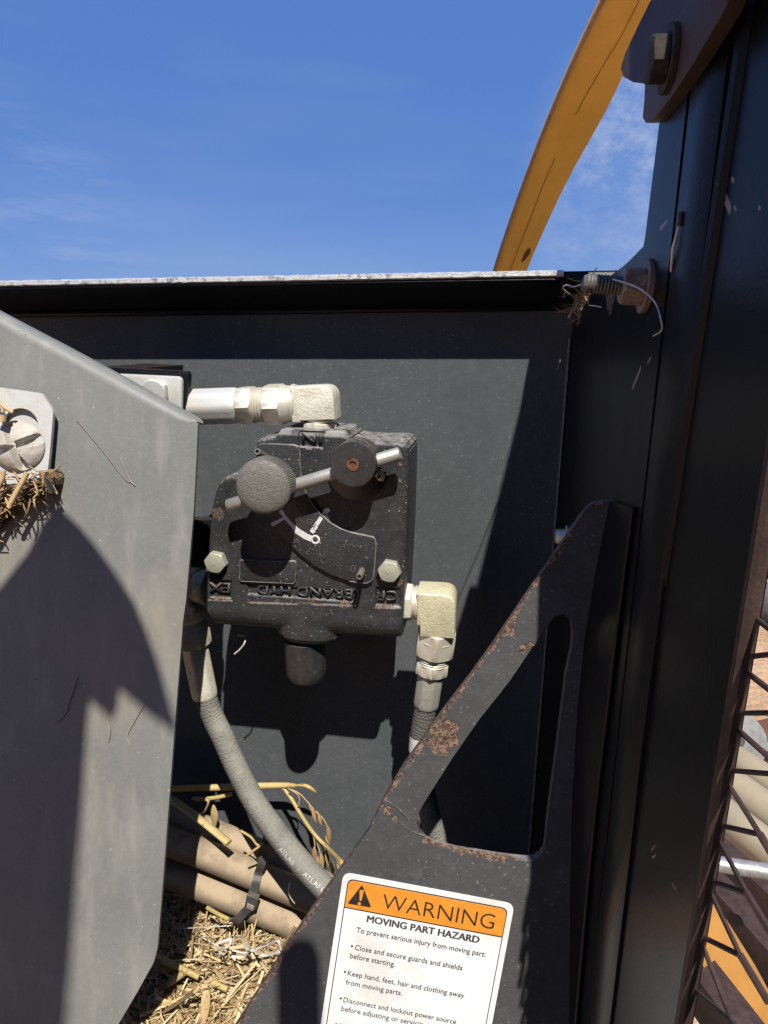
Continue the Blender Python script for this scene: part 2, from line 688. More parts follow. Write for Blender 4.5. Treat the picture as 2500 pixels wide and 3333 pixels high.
KNOB_MAT.bump(_r, .00020)
KNOB = KNOB_MAT.m
WHITE_PAINT = plain('white paint dabs', (.72, .72, .70), .6, var=.15, scale=300, bump=.0003)
RUST = plain('rusty steel', (.17, .075, .040), .85, var=.6, scale=300, bump=.0005)
RUBBER_GREY = rubber('dusty grey hose', (.070, .067, .060), (.25, .24, .208), 1.0, ribs=330, rib_h=.00022)
RUBBER_TAN = rubber('dusty tan hose', (.070, .056, .041), (.42, .325, .22), 1.0, rib_h=.00016, twill=True)
TIE = black_paint('weathered cable tie', (.030, .032, .036), .5, .5, .4, film=.08, grain=1500, grain_h=.0001)
LABEL_WHITE = Mat('label white vinyl', .42, 0, .4)
_a = LABEL_WHITE.mx(LABEL_WHITE.mul(specks(LABEL_WHITE, 330, .12, .80), .6), LABEL_WHITE.mul(LABEL_WHITE.ramp(LABEL_WHITE.noise(140, 5, .7), .58, .8), .35))
_a = LABEL_WHITE.mx(_a, LABEL_WHITE.mul(LABEL_WHITE.ramp(LABEL_WHITE.noise(26, 4, .6), .42, .78), .42))
LABEL_WHITE.col(LABEL_WHITE.mix(_a, (.86, .86, .85), (.50, .46, .38)))
LABEL_WHITE.bump(LABEL_WHITE.noise(420, 4, .6), .00005)
LABEL_WHITE = LABEL_WHITE.m
LABEL_ORANGE = plain('label orange', (.80, .30, .035), .45, var=.12, scale=220)
LABEL_INK = plain('label ink', (.030, .022, .022), .5, var=.3, scale=300)
LABEL_GREY_INK = plain('label grey ink', (.07, .07, .075), .5, var=.3, scale=300)
YELLOW = plain('yellow orange machine paint', (.95, .54, .085), .45, var=.08, scale=14, bump=.00004, bscale=160, tone=.95)
YELLOW_EDGE = plain('chalky paint edge', (.50, .33, .20), .6, var=.2, scale=80)
WORN = plain('worn casting edge', (.20, .185, .165), .6, var=.5, scale=300)
MARKER = plain('dark marker line', (.05, .03, .015), .6)
SCRIBE = plain('faint scribed line', (.30, .15, .03), .6)
TWINE = plain('pale plastic twine', (.58, .55, .50), .55, var=.3, scale=260)
STRAW = straw_mat('loose straw', ((.16, .095, .045), (.52, .37, .18), (.78, .64, .40)), .5)
STRAW_YELLOW = straw_mat('yellow straw', ((.36, .27, .09), (.48, .37, .14), (.56, .45, .22)), .6)
STRAW_DARK = straw_mat('brown straw', ((.13, .075, .04), (.34, .21, .10), (.55, .38, .19)), .5)
STRAW_SPOTTED = straw_mat('spotted stalk', ((.50, .36, .14), (.55, .40, .16), (.60, .45, .20)), .9)
CHAFF = plain('clotted chaff and dirt', (.19, .118, .064), .9, var=.6, scale=160, bump=.002, bscale=320)
GREY_SHEET = Mat('grey painted sheet', .52, 0, .4)
_m = GREY_SHEET
_f = _m.mx(_m.mul(specks(_m, 150, .10, .72), .8), _m.mul(specks(_m, 60, .035, .70), .9))
_f = _m.mx(_f, _m.mul(_m.ramp(_m.noise(26, 3, .6, _m.mapped((3.0, 3.0, .30))), .46, .80), .24))
_f = _m.mx(_f, _m.mul(_m.ramp(_m.noise(480, 4, .7), .56, .74), .22))
_c = _m.mix(_m.ramp(_m.noise(12, 4, .6), .3, .7), (.172, .176, .165), (.208, .209, .192))
_c = _m.mix(_m.mul(_m.ramp(_m.noise(210, 3, .75), .40, .75), .14), _c, (.33, .33, .30))
_c = _m.mix(_m.mul(_m.ramp(_m.noise(20, 4, .7, _m.mapped((1.5, 1.5, .6))), .52, .75), .12), _c, (.13, .13, .12))
_c = _m.mix(_f, _c, (.50, .47, .40))
_c = _m.mix(_m.mul(specks(_m, 70, .06, .88), .9), _c, (.20, .085, .04))
_c = _m.mix(_m.mul(_m.ramp(_m.noise(7, 4, .6, _m.mapped(loc=(.3, 0, .1))), .50, .74), .34), _c, (.33, .25, .17))
_m.col(_c)
_m.rgh(_m.math('MULTIPLY_ADD', _m.noise(40, 4, .6), .2, .42))
_m.bump(_m.math('ADD', _m.noise(900, 3, .6), _m.mul(specks(_m, 260, .10, .80), 4.0)), .00010)
GREY_SHEET = GREY_SHEET.m
BARE_EDGE = Mat('worn bright sheet edge', .32, .25, .6)
_m = BARE_EDGE
_m.col(_m.mix(_m.ramp(_m.noise(240, 3, .75), .34, .50), (.24, .23, .22), (.66, .66, .65)))
_m.rgh(_m.math('MULTIPLY_ADD', _m.noise(330, 4, .7), .5, .12))
_m.bump(_m.noise(500, 4, .7), .0006)
BARE_EDGE = BARE_EDGE.m
SAND = Mat('sandy farmyard', .95, 0, .1)
_m = SAND
_c = _m.mix(_m.ramp(_m.noise(1.3, 6, .62), .3, .7), (.60, .385, .225), (.80, .54, .335))
_c = _m.mix(_m.mul(_m.ramp(_m.noise(38, 6, .75), .50, .66), .55), _c, (.36, .22, .13))
_m.col(_c, .76)
_m.bump(_m.math('ADD', _m.noise(38, 6, .72), _m.mul(_m.noise(5, 4, .6), 3.0)), .02)
SAND = SAND.m
CREAM = plain('cream plastic pipe', (.44, .36, .235), .45, var=.10, scale=8)
PIPE_GREY = plain('galvanised pipe', (.50, .47, .46), .40, .5, var=.25, scale=90)
RAIL_BROWN = plain('brown steel rail', (.060, .034, .026), .6, var=.4, scale=60, bump=.0003)

# ---------------------------------------------------------------- ground
GZ = -1.25
bm = bmesh.new()
R = 900.0
xs = [-R, -60, -12, -4, -2, -1, 0, .5, 1, 1.5, 2, 2.5, 3, 4, 5, 6, 8, 12, 60, R]
ys = [-R, -60, -12, -4, -2, -1, 0, .5, 1, 1.5, 2, 2.5, 3, 4, 5, 6, 8, 12, 60, R]
gv = {}
for i, x in enumerate(xs):
    for j, y in enumerate(ys):
        gv[i, j] = bm.verts.new((x, y, GZ + .02*mnoise.noise(Vector((x*.9, y*.9, 0)))))
for i in range(len(xs)-1):
    for j in range(len(ys)-1):
        bm.faces.new((gv[i, j], gv[i+1, j], gv[i+1, j+1], gv[i, j+1]))
ground = finish('ground', bm, SAND, smooth=60)
ground['kind'] = 'structure'

# ---------------------------------------------------------------- black machine housing
YP = .098                                            # face of the back panel
housing = thing('machine_housing', 'black painted steel housing, back panel with top flange and corner post', 'machine housing', (0, YP, GZ))


def quad_sheet(name, pts, depth, mat, parent, bevel=0.0, smooth=35):
    return finish(name, prism([Vector(p) for p in pts], Vector(depth), bevel), mat, parent, smooth)


quad_sheet('back_panel', [(-.75, YP, -.75), (.170, YP, -.75), (.170, YP, .150), (-.75, YP, .128)], (0, .004, 0), PANEL_BLACK, housing)
# sloped top flange: leans out from the panel, its under-side towards us
A0, A1 = at(-330, 925, .0625), at(2080, 880, .0625)
dz = Vector((0, 0, 1))
fl = [A0 + Vector((0, 0, -.0045)), A1 + Vector((0, 0, -.0045)), Vector((A1.x, YP-.0005, A1.z-.020)), Vector((A0.x, YP-.0005, A0.z-.020))]
bm = bmesh.new()
lo = [bm.verts.new(p) for p in fl]
hi = [bm.verts.new(p + Vector((0, .0015, .004))) for p in fl]
bm.faces.new(lo)
bm.faces.new(hi[::-1])
for i in range(4):
    bm.faces.new((lo[i], hi[i], hi[(i+1) % 4], lo[(i+1) % 4]))
flange = finish('top_flange', bm, FRAME_BLACK, housing, 30)
# flat top of the flange running back, and the rolled lower lip against the panel
quad_sheet('flange_top', [(A0.x, .0650, A0.z-.001), (A1.x, .0650, A1.z-.001), (A1.x, .0650, A1.z+.0005), (A0.x, .0650, A0.z+.0005)], (0, .06, 0), FRAME_BLACK, housing)
finish('flange_lip', tube([Vector((A0.x, YP-.002, A0.z-.0215)), Vector((.168, YP-.002, A1.z-.0215))], .0022, 10), FRAME_BLACK, housing)
# worn bright front edge of that sheet
bm = bmesh.new()
E1 = at(1835, 880, .0625)
rows = []
K = 120
for i in range(K+1):
    p = A0.lerp(Vector((E1.x, E1.y, A0.z + (A1.z-A0.z)*(E1.x-A0.x)/(A1.x-A0.x))), i/K)
    j = .0005*mnoise.noise(Vector((i*.9, 0, 3)))
    rows.append([bm.verts.new(p + Vector((0, .0012, .0012+j))), bm.verts.new(p + Vector((0, -.0012, .0004+j))), bm.verts.new(p + Vector((0, -.0013, -.0022+j))), bm.verts.new(p + Vector((0, .0012, -.0034)))])
for i in range(K):
    for k in range(3):
        bm.faces.new((rows[i][k], rows[i+1][k], rows[i+1][k+1], rows[i][k+1]))
edge = finish('worn_edge', bm, BARE_EDGE, flange, 60)
edge['label'] = 'bright bare metal edge of the top flange'

# side plate standing out from the panel towards us, then the corner post
SPN = Vector((-1.0, -.0313, 0)).normalized()          # it faces left
SP0 = Vector((.1655, .09, 0))


def on_side(px, py):
    return at_plane(px, py, SP0, SPN)


def side_pt(Y, Z, out=0.0):
    X = .1655 + (.09-Y)*.0313
    return Vector((X, Y, Z)) + SPN*out


sil = [on_side(2004, 884), on_side(2022, 872), on_side(2045, 852), on_side(2094, 802), on_side(2100, 770), on_side(2147, 392)]
top_z = .222
outline = [side_pt(YP-.0005, -.75), side_pt(YP-.0005, sil[0].z-.022), side_pt(.05, sil[0].z-.012), side_pt(.02, sil[0].z-.004)] + sil + [side_pt(sil[-1].y-.004, top_z), side_pt(-.148, top_z), side_pt(-.1475, .05), side_pt(-.150, -.75)]
RUST_CORNER = [tuple(at(1925, 960, .075)) + (.016,), tuple(on_side(1990, 930)) + (.012,)]
SCUFF2 = [(on_side(*a), on_side(*b), r_) for a, b, r_ in (((2150, 745), (2170, 720), .0008), ((2108, 1180), (2118, 1165), .0006), ((2060, 1260), (2085, 1200), .0012), ((2192, 1080), (2200, 1110), .0008))]
SIDE_BLACK = black_paint('side plate black paint', (.0065, .007, .0085), .36, .25, .16, streaks=.03, film=.006, dustcol=(.26, .19, .14), grain=900, grain_h=.00008, rust=RUST_CORNER, rust_amt=.75, wob=.6, rscale=60, pale=SCUFF2)
side = finish('side_plate', prism(outline, Vector((.004, 0, 0))), SIDE_BLACK, housing, 25)
# post: a folded channel proud of the side plate
pp = [(.1722, -.1512), (.1712, -.1535), (.1735, -.1700), (.1760, -.1745), (.1990, -.1760), (.1990, -.1512)]
bm = bmesh.new()
lo = [bm.verts.new((x, y, -.75)) for x, y in pp]
hi = [bm.verts.new((x+.0015, y, top_z)) for x, y in pp]
for i in range(len(pp)):
    j = (i+1) % len(pp)
    bm.faces.new((lo[i], lo[j], hi[j], hi[i]))
bm.faces.new(lo[::-1])
bm.faces.new(hi)
bmesh.ops.subdivide_edges(bm, edges=[e for e in bm.edges if abs(e.verts[0].co.z-e.verts[1].co.z) > .5], cuts=60)
for v in bm.verts:
    v.co.x += .0005*mnoise.noise(Vector((v.co.z*16, v.co.y*60, 1)))
post = finish('corner_post', bm, FRAME_BLACK, housing, 50)
# plate added outside the post, its unseen sloped top shaped to shade the panel
quad_sheet('shade_plate', [(.1955, -.036, .10), (.1955, -.036, .374), (.1955, -.19, .319), (.1955, -.19, .10)], (.004, 0, 0), FRAME_BLACK, housing)
# narrow relief slot in the side plate, a pale rod imitating light through it
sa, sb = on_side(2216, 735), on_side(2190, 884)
for nm, p, q, r_, m_ in (('slot_light_rod', sa, sb, .0007, ZINC_PALE),):
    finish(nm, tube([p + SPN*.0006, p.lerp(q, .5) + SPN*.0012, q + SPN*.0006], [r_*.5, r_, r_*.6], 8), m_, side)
sc_, sd_ = on_side(2220, 690), on_side(2216, 735)
finish('relief_slot', tube([sc_ + SPN*.0003, sd_ + SPN*.0003], .0008, 8), MARKER, side)
# dusty welded seam where the side plate meets the panel
finish('corner_seam', tube([Vector((.1640, YP-.001, .118)), Vector((.1642, YP-.001, -.06)), Vector((.1640, YP-.001, -.40))], .0009, 6), WORN, housing, 60)
# shelf of the housing that holds the straw
quad_sheet('floor_shelf', [(-.75, -.16, -.425), (.160, -.16, -.425), (.160, .0975, -.425), (-.75, .0975, -.425)], (0, 0, -.004), FRAME_BLACK, housing)
# left end of the housing, out of the picture, so that it is a closed box
quad_sheet('end_plate', [(-.752, YP, -.75), (-.752, YP, .126), (-.752, -.10, .126), (-.752, -.10, -.75)], (-.004, 0, 0), FRAME_BLACK, housing)
for lx in (-.72, .185):
    finish('leg', box_between(Vector((lx, .12, (GZ-.75)/2)), Vector((.02, 0, 0)), Vector((0, .02, 0)), Vector((0, 0, (-.75-GZ)/2+.001)), .003), FRAME_BLACK, housing)

# ---------------------------------------------------------------- mesh door on the right
DN = Vector((-1.0, -.13, 0)).normalized()
D0 = Vector((.1790, -.1800, 0))
door = thing('mesh_door', 'black steel guard door with diamond mesh along the right edge', 'guard door', (.185, -.2, GZ))


def on_door(px, py, out=0.0):
    return at_plane(px, py, D0, DN) + DN*out


def ext(p, q, t):
    return p + (q-p)*t


dl_t, dl_b = on_door(2440, 120), on_door(1951, 3333)
dr_a, dr_b = on_door(2455, 2007), on_door(2236, 3333)
DL = [ext(dl_b, dl_t, 1.25), ext(dl_t, dl_b, 1.45)]
DR = [ext(dr_b, dr_a, 2.6), ext(dr_a, dr_b, 1.6)]
DR[0].z = DL[0].z
bm = prism([DL[0], DR[0], DR[1], DL[1]], -DN*.002, .0004, 1)
g8 = grid(1800, 1600, .78387)
SCUFF = [(on_door(*g7(x, y)), on_door(*g7(x+dx, y+dy)), r_) for x, y, dx, dy, r_ in ((1430, 1070, 20, 60, .0012), (1466, 965, 6, 12, .0007), (1478, 1120, 8, 14, .0006), (1610, 1120, 6, 6, .0007))]
SCUFF += [(on_door(*g8(x, y)), on_door(*g8(x+dx, y+dy)), r_) for x, y, dx, dy, r_ in ((408, 1490, 16, -20, .0004), (412, 1520, 14, -10, .0004), (495, 1630, 16, 22, .0004))]
DOOR_BLACK = black_paint('door black paint', (.006, .0065, .008), .36, .22, .18, pale=SCUFF, streaks=.015, film=.004, dustcol=(.24, .20, .17), grain=700, grain_h=.00006)
finish('door_leaf', bm, DOOR_BLACK, door)
w = (DR[0]-DR[1]).normalized()
bm = tube([DR[0] + DN*.0012, DR[1] + DN*.0012], .0026, 10)
finish('door_edge', bm, RAIL_BROWN, door)
finish('hinge_seam', tube([DL[0] - Vector((0, -.003, 0)), DL[1] - Vector((0, -.003, 0))], .0030, 8), FRAME_BLACK, door)
strands = [((2458, 2012), (2600, 2118), (2447, 2137)), ((2431, 2188), (2600, 2320), (2410, 2321)),
           ((2398, 2372), (2570, 2524), (2381, 2508)), ((2376, 2560), (2474, 2716), (2352, 2688)),
           ((2344, 2742), (2432, 2908), (2325, 2870)), ((2318, 2915), (2410, 3110), (2292, 3052)),
           ((2290, 3085), (2385, 3330), (2268, 3228))]
nodes = []
for a, nd, b in strands:
    N_ = on_door(*nd)
    for e in (a, b):
        finish('mesh_strand', tube([on_door(*e), N_], .0008, 6), RAIL_BROWN, door, 60)
    far = on_door(nd[0]+90, nd[1]+150)
    finish('mesh_strand', tube([N_, far], .0011, 6), RAIL_BROWN, door, 60)

# ---------------------------------------------------------------- rusty angle bracket on top of the post
brk = thing('angle_bracket', 'dark brown rusted angle bracket bolted at the top of the post', 'bracket', tuple(at_plane(2240, 200, SP0, SPN)))


def on_top(px, py, out=.005):
    return at_plane(px, py, SP0, SPN) + SPN*out


DARK_STEEL = plain('dark dirty steel', (.045, .036, .031), .9, var=.5, scale=200, bump=.0003)
BRK = black_paint('brown stained steel', (.062, .038, .027), .55, .3, .2, film=.05, dustcol=(.16, .10, .07), grain=500, grain_h=.0001)
# vertical leaf lying on the post
leaf = [on_top(2140, 275), on_top(2138, 330), on_top(2132, 385), on_top(2142, 400), on_top(2160, 398), on_top(2180, 380), on_top(2230, 320), on_top(2310, 205), on_top(2420, 30), on_top(2450, -60), on_top(2330, -60), on_top(2220, 100)]
finish('bracket_leaf', prism(leaf, -SPN*.005, .0008), BRK, brk)
# horizontal leaf reaching back and left, seen from below
h0 = [at_depth(2140, 282, .300), at_depth(2106, 276, .322), at_depth(2060, 270, .345), at_depth(2028, 252, .362), at_depth(2019, 226, .370), at_depth(2030, 185, .372), at_depth(2075, 90, .372), at_depth(2130, -20, .372), at_depth(2170, -90, .372), at_depth(2360, -90, .300), at_depth(2280, 60, .300)]
finish('bracket_flange', prism(h0, Vector((.002, .004, .005)), .0006), BRK, brk)
bc = on_top(2236, 192, .0052)
ax = SPN
finish('washer', lathe(bc, ax, [(0, .0108), (.0018, .0108), (.0018, .005)], 32), DARK_STEEL, brk)
finish('hex_head', hexnut(bc + ax*.0018, ax, .0058, .0085, turn=.3), DARK_STEEL, brk)

# ---------------------------------------------------------------- bolt with nut and washer through the side plate
bolt = thing('carriage_bolt', 'threaded zinc bolt with nut and washer through the side plate', 'bolt', tuple(on_side(2115, 930)))
wc = on_side(2112, 935)
DARK_ZINC = zinc('dull thread steel', (.15, .14, .13), .5, .3, .5, (.09, .07, .06), pits=False)
RUSTY_ZINC = zinc('rusty brown washer', (.30, .22, .17), .6, .15, .7, (.16, .10, .07))
ax = (SPN + Vector((0, 0, .05))).normalized()
finish('bolt_hole', lathe(wc + Vector((0, .002, .003)) + SPN*.0005, SPN, [(0, .0082), (.0003, .0082)], 28), MARKER, bolt)
finish('washer', lathe(wc, ax, [(0, .0098), (.0022, .0102), (.0024, .005)], 36), RUSTY_ZINC, bolt)
finish('nut', hexnut(wc + ax*.0022, ax, .0085, .0078, turn=.2), RUSTY_ZINC, bolt)
prof = []
for k in range(12):
    t = .009 + k*.00135
    prof += [(t, .0038), (t+.0004, .0038), (t+.0007, .0034)]
prof += [(.0256, .0030)]
finish('thread', lathe(wc, ax, prof, 20), DARK_ZINC, bolt, 60)
small = thing('hex_bolt', 'small zinc bolt end beside the top of the diagonal bar', 'bolt', tuple(at(1830, 1748, .02)))
p = on_side(1846, 1748)
finish('bolt_end', lathe(p, SPN, [(0, .0052), (.0065, .0052), (.0075, .0045)], 20), ZINC, small)
finish('bolt_washer', lathe(p, SPN, [(0, .0078), (.0012, .0078)], 20), ZINC, small)

# ---------------------------------------------------------------- twine caught on that bolt
def strand(name, pts, r, mat, parent=None, segs=6, per=6, taper=None, flat=1.0, smooth=60):
    path = spline(pts, per)
    n = len(path)
    rr = [r*(1-(taper or 0)*abs(2*i/(n-1)-1)**2) for i in range(n)] if taper else r
    return finish(name, tube(path, rr, segs, flat=flat), mat, parent, smooth)


def sp(px, py, out):
    return on_side(px, py) + SPN*out


tw = strand('twine', [sp(1899, 970, .012), sp(1915, 953, .014), sp(1935, 958, .014), sp(1975, 955, .020), sp(2010, 940, .026), sp(2045, 930, .027), sp(2062, 935, .025), sp(2085, 915, .020), sp(2110, 908, .016), sp(2130, 916, .013), sp(2155, 940, .008), sp(2180, 985, .005), sp(2190, 1040, .004), sp(2183, 1075, .003), sp(2155, 1094, .003)], .00036, TWINE)
tag(tw, 'long pale strand of twine draped over the threaded bolt', 'twine')
tw = strand('twine', [sp(2052, 950, .020), sp(2030, 970, .016), sp(1998, 993, .012), sp(2010, 997, .010), sp(2029, 1001, .010)], .00032, TWINE)
tag(tw, 'short bent end of pale twine hanging below the threaded bolt', 'twine')

# ---------------------------------------------------------------- flow control valve
valve = thing('flow_control_valve', 'black cast iron hydraulic flow control valve with lever and round knob', 'valve', tuple(V1(720, 1700, .03)))
out_px = [(424, 560), (432, 530), (455, 512), (500, 503), (540, 497), (556, 478), (566, 464), (600, 458), (780, 463), (940, 472), (968, 478), (985, 500), (1000, 520), (1060, 528), (1290, 534), (1325, 545), (1345, 572), (1350, 610), (1347, 800), (1336, 1150), (1322, 1400), (1306, 1660), (1303, 1705), (1292, 1725), (1270, 1728), (1150, 1724), (980, 1716), (925, 1722), (880, 1742), (800, 1756), (720, 1758), (620, 1745), (560, 1722), (525, 1694), (480, 1690), (320, 1682), (200, 1672), (165, 1655), (140, 1610), (126, 1550), (126, 1450), (134, 1250), (146, 1040), (162, 920), (180, 840), (205, 780), (240, 748), (275, 734), (320, 735), (390, 735), (424, 735), (424, 650)]
poly = [V1(x, y) for x, y in out_px]
PX = np.array([(p.x, p.z) for p in poly])


def poly_sd(P, Q):
    """signed distance (inside > 0) from points Q to polygon P, and nearest points"""
    best = np.full(len(Q), 1e9)
    near = np.zeros_like(Q)
    inside = np.zeros(len(Q), bool)
    n = len(P)
    for i in range(n):
        a, b = P[i], P[(i+1) % n]
        ab = b-a
        t = np.clip(((Q-a) @ ab)/(ab @ ab), 0, 1)
        c = a + t[:, None]*ab
        d = np.hypot(*(Q-c).T)
        m = d < best
        best[m] = d[m]
        near[m] = c[m]
        cond = ((a[1] > Q[:, 1]) != (b[1] > Q[:, 1]))
        with np.errstate(divide='ignore', invalid='ignore'):
            xi = (b[0]-a[0])*(Q[:, 1]-a[1])/(b[1]-a[1]) + a[0]
        inside ^= cond & (Q[:, 0] < xi)
    return np.where(inside, best, -best), near


def sstep(x, a, b):
    t = np.clip((x-a)/(b-a), 0, 1)
    return t*t*(3-2*t)


cell = .00062
x0, x1 = PX[:, 0].min()-.001, PX[:, 0].max()+.001
z0, z1 = PX[:, 1].min()-.001, PX[:, 1].max()+.001
nx, nz = int((x1-x0)/cell)+1, int((z1-z0)/cell)+1
gx, gz = np.meshgrid(x0+np.arange(nx)*cell, z0+np.arange(nz)*cell, indexing='ij')
Q = np.stack([gx.ravel(), gz.ravel()], 1)
sd, nr = poly_sd(PX, Q)
snap = sd < .5*cell
Q2 = np.where(snap[:, None], nr, Q)
X_, Z_ = Q2[:, 0], Q2[:, 1]
d_in = np.maximum(sd, 0)
d_in[snap] = 0
H = np.zeros(len(Q))                                     # towards us
# rounded cast edges
rf = .0035
k = np.clip(rf-d_in, 0, rf)
H -= rf - np.sqrt(np.maximum(rf*rf-k*k, 0))
# horizontal spool barrel along the foot of the casting
zc = V1(720, 1575).z
Rb = .0165
up_ = np.clip((Z_-zc)/Rb, -1, 1)
barrel = np.sqrt(np.maximum(1-up_**2, 0))*Rb - Rb + .0003
w_low = sstep(Z_, V1(720, 1470).z, V1(720, 1560).z)
H = np.where(Z_ < zc, np.maximum(barrel, -.013), H*(1-w_low) + w_low*np.maximum(barrel, H)) + 0*H
side_r = np.clip(.004-d_in, 0, .004)
lowm = sstep(Z_, V1(720, 1470).z, V1(720, 1560).z)
H -= lowm*(.004-np.sqrt(np.maximum(.004**2-side_r**2, 0)))*.8
# saddle-shaped boss where the plug screws in
xc = V1(725, 1700).x
Rv = .0205
fall = sstep(Z_, V1(720, 1500).z, V1(720, 1700).z)
wid = .0085 + .0125*fall
boss = -.015 + (.0148 + .0015*fall)*np.exp(-((X_-xc)/wid)**4 * .9)
end_r = np.clip(V1(720, 1720).z - Z_, 0, 1)
boss -= end_r*.9
H = np.where(fall > 0, np.logaddexp(H*900, boss*900)/900, H)
# top boss around the inlet steps back a little
tb = sstep(Z_, V1(720, 500).z, V1(720, 478).z)
H -= tb*.0015


def rect_mask(xa, ya, xb, yb, soft):
    p, q = V1(xa, ya), V1(xb, yb)
    lx, rx, tz, bz = min(p.x, q.x), max(p.x, q.x), max(p.z, q.z), min(p.z, q.z)
    dd = np.minimum(np.minimum(X_-lx, rx-X_), np.minimum(tz-Z_, Z_-bz))
    return sstep(dd, -soft, soft)


for r_ in ((148, 1358, 282, 1474), (378, 1384, 1030, 1494), (1150, 1404, 1292, 1520), (682, 470, 832, 566)):
    H -= rect_mask(*r_, .0006)*.0017
H += rect_mask(150, 1000, 1330, 1050, .03)*0
H += .00018*np.array([mnoise.noise(Vector((a*160, b*160, 0))) for a, b in zip(X_, Z_)])
idx = np.arange(nx*nz).reshape(nx, nz)
ok = (sd > -.5*cell).reshape(nx, nz)
cellok = ok[:-1, :-1] & ok[1:, :-1] & ok[1:, 1:] & ok[:-1, 1:]
ii, jj = np.nonzero(cellok)
faces = np.stack([idx[ii, jj], idx[ii+1, jj], idx[ii+1, jj+1], idx[ii, jj+1]], 1)
used = np.unique(faces)
remap = -np.ones(nx*nz, int)
remap[used] = np.arange(len(used))
verts = [(X_[u], -H[u], Z_[u]) for u in used]
faces = remap[faces].tolist()
# skirt back to the mounting face
from collections import Counter
ec = Counter()
for f in faces:
    for a, b in zip(f, f[1:]+f[:1]):
        ec[(a, b)] += 1
border = [(a, b) for (a, b) in ec if (b, a) not in ec]
back = {}
for a, b in border:
    for v in (a, b):
        if v not in back:
            back[v] = len(verts)
            verts.append((verts[v][0], .046, verts[v][2]))
for a, b in border:
    faces.append([b, a, back[a], back[b]])
me = bpy.data.meshes.new('body')
me.from_pydata(verts, [], faces)
me.validate()
VB_RUST = [tuple(V1(205, 960)) + (.0042,), tuple(V1(1300, 660)) + (.0016,), tuple(V1(1290, 1370)) + (.0024,), tuple(V1(300, 740)) + (.002,),
           tuple(V1(215, 1390, .001)) + (.0028,), tuple(V1(215, 1470, 0)) + (.0030,), tuple(V1(1220, 1510, 0)) + (.0030,), tuple(V1(960, 1498, 0)) + (.0036,), tuple(V1(760, 1490, 0)) + (.0026,), tuple(V1(560, 1484, 0)) + (.0020,), tuple(V1(885, 1725, .006)) + (.0025,), tuple(V1(1120, 1725, .008)) + (.002,)]
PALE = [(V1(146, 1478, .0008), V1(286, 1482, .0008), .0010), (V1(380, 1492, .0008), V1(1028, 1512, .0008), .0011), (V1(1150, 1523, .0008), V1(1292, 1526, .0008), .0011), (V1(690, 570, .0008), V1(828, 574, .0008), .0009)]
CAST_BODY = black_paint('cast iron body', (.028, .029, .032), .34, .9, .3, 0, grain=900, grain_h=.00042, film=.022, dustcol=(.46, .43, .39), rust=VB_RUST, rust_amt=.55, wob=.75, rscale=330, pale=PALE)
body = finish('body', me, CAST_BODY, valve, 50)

UX = (V1(1235, 1297)-V1(200, 1245)).normalized()          # the valve hangs a little askew
UZ = Vector((UX.z*-1, 0, UX.x)).normalized()
NY = Vector((0, -1, 0))


def raised(name, pts, Y0, Y1, mat, parent, bevel=.0005, r=0.0):
    P = [V1(x, y, Y1) for x, y in pts]
    if r:
        P = rounded(P, r)
    return finish(name, prism(P, Vector((0, Y0-Y1, 0)), bevel), mat, parent, 40)


dial_px = [(428, 600), (434, 556), (460, 543), (560, 545), (650, 549), (682, 560), (694, 590), (694, 660), (702, 740), (722, 815), (760, 895), (815, 965), (870, 1015), (940, 1055), (1010, 1080), (1100, 1098), (1132, 1105), (1148, 1124), (1150, 1160), (1137, 1335), (1126, 1362), (1100, 1378), (1070, 1380), (990, 1368), (880, 1330), (770, 1268), (680, 1195), (600, 1110), (540, 1030), (490, 940), (452, 840), (432, 740)]
dial = raised('dial_plate', dial_px, .001, -.0030, CAST_BLACK, valve, .0006)
raised('tag_plate', [(334, 1238), (660, 1246), (676, 1262), (668, 1376), (655, 1386), (340, 1372), (328, 1360), (330, 1250)], .001, -.0018, CAST_BLACK, valve, .0005, .0008)
# letters cast into the iron, upside down as the valve hangs
for s, a, b, hgt in (('EX', (276, 1378), (150, 1372), .0072), ('BRAND HYD', (1012, 1412), (440, 1384), .0072), ('CF', (1280, 1424), (1166, 1418), .0074), ('IN', (826, 480), (708, 474), .0072)):
    p, q = V1(*a, .0017), V1(*b, .0017)
    lettering(s, p, (q-p).normalized(), -UZ, NY, width=(q-p).length, height=hgt, mat=CAST_BODY, parent=body, weight=.012, thick=.0017)
DC = V1(1065, 730, -.003)
WORN_LETTER = plain('rubbed letters', (.075, .072, .068), .5, var=.5, scale=300)
rim = [V1(x, y, -.0030) for x, y in dial_px]
finish('worn_rim', tube(rim[5:24], .00034, 5), WORN, dial, 60)
rim2 = [V1(x, y, -.0018) for x, y in [(334, 1242), (660, 1250), (672, 1266), (664, 1374), (652, 1382), (342, 1368), (332, 1356), (334, 1242)]]
finish('worn_rim', tube(rim2, .00026, 5), WORN, valve, 60)


def on_arc(r, deg0):
    def f(a, b):
        th = math.radians(deg0) + a/r
        return DC + Vector((math.cos(th), 0, -math.sin(th)))*(r+b)
    return f


for s, r, deg, h in (('BRAND', .0452, 85, .0042), ('HYD', .0440, 124, .0042), ('CO', .0440, 144, .0042), ('LINE', .0455, 163, .0046)):
    lettering(s, None, None, None, NY, height=h, mat=WORN_LETTER, parent=dial, thick=.0005, warp=on_arc(r, deg))
for s, deg in (('0', 93), ('2', 112), ('3', 122), ('4', 131), ('5', 140)):
    lettering(s, None, None, None, NY, height=.0052, mat=WORN_LETTER, parent=dial, thick=.0005, warp=on_arc(.0590, deg))


def dab(pts, Y=-.0033):
    return prism([V1(x, y, Y) for x, y in pts], Vector((0, .0003, 0)))


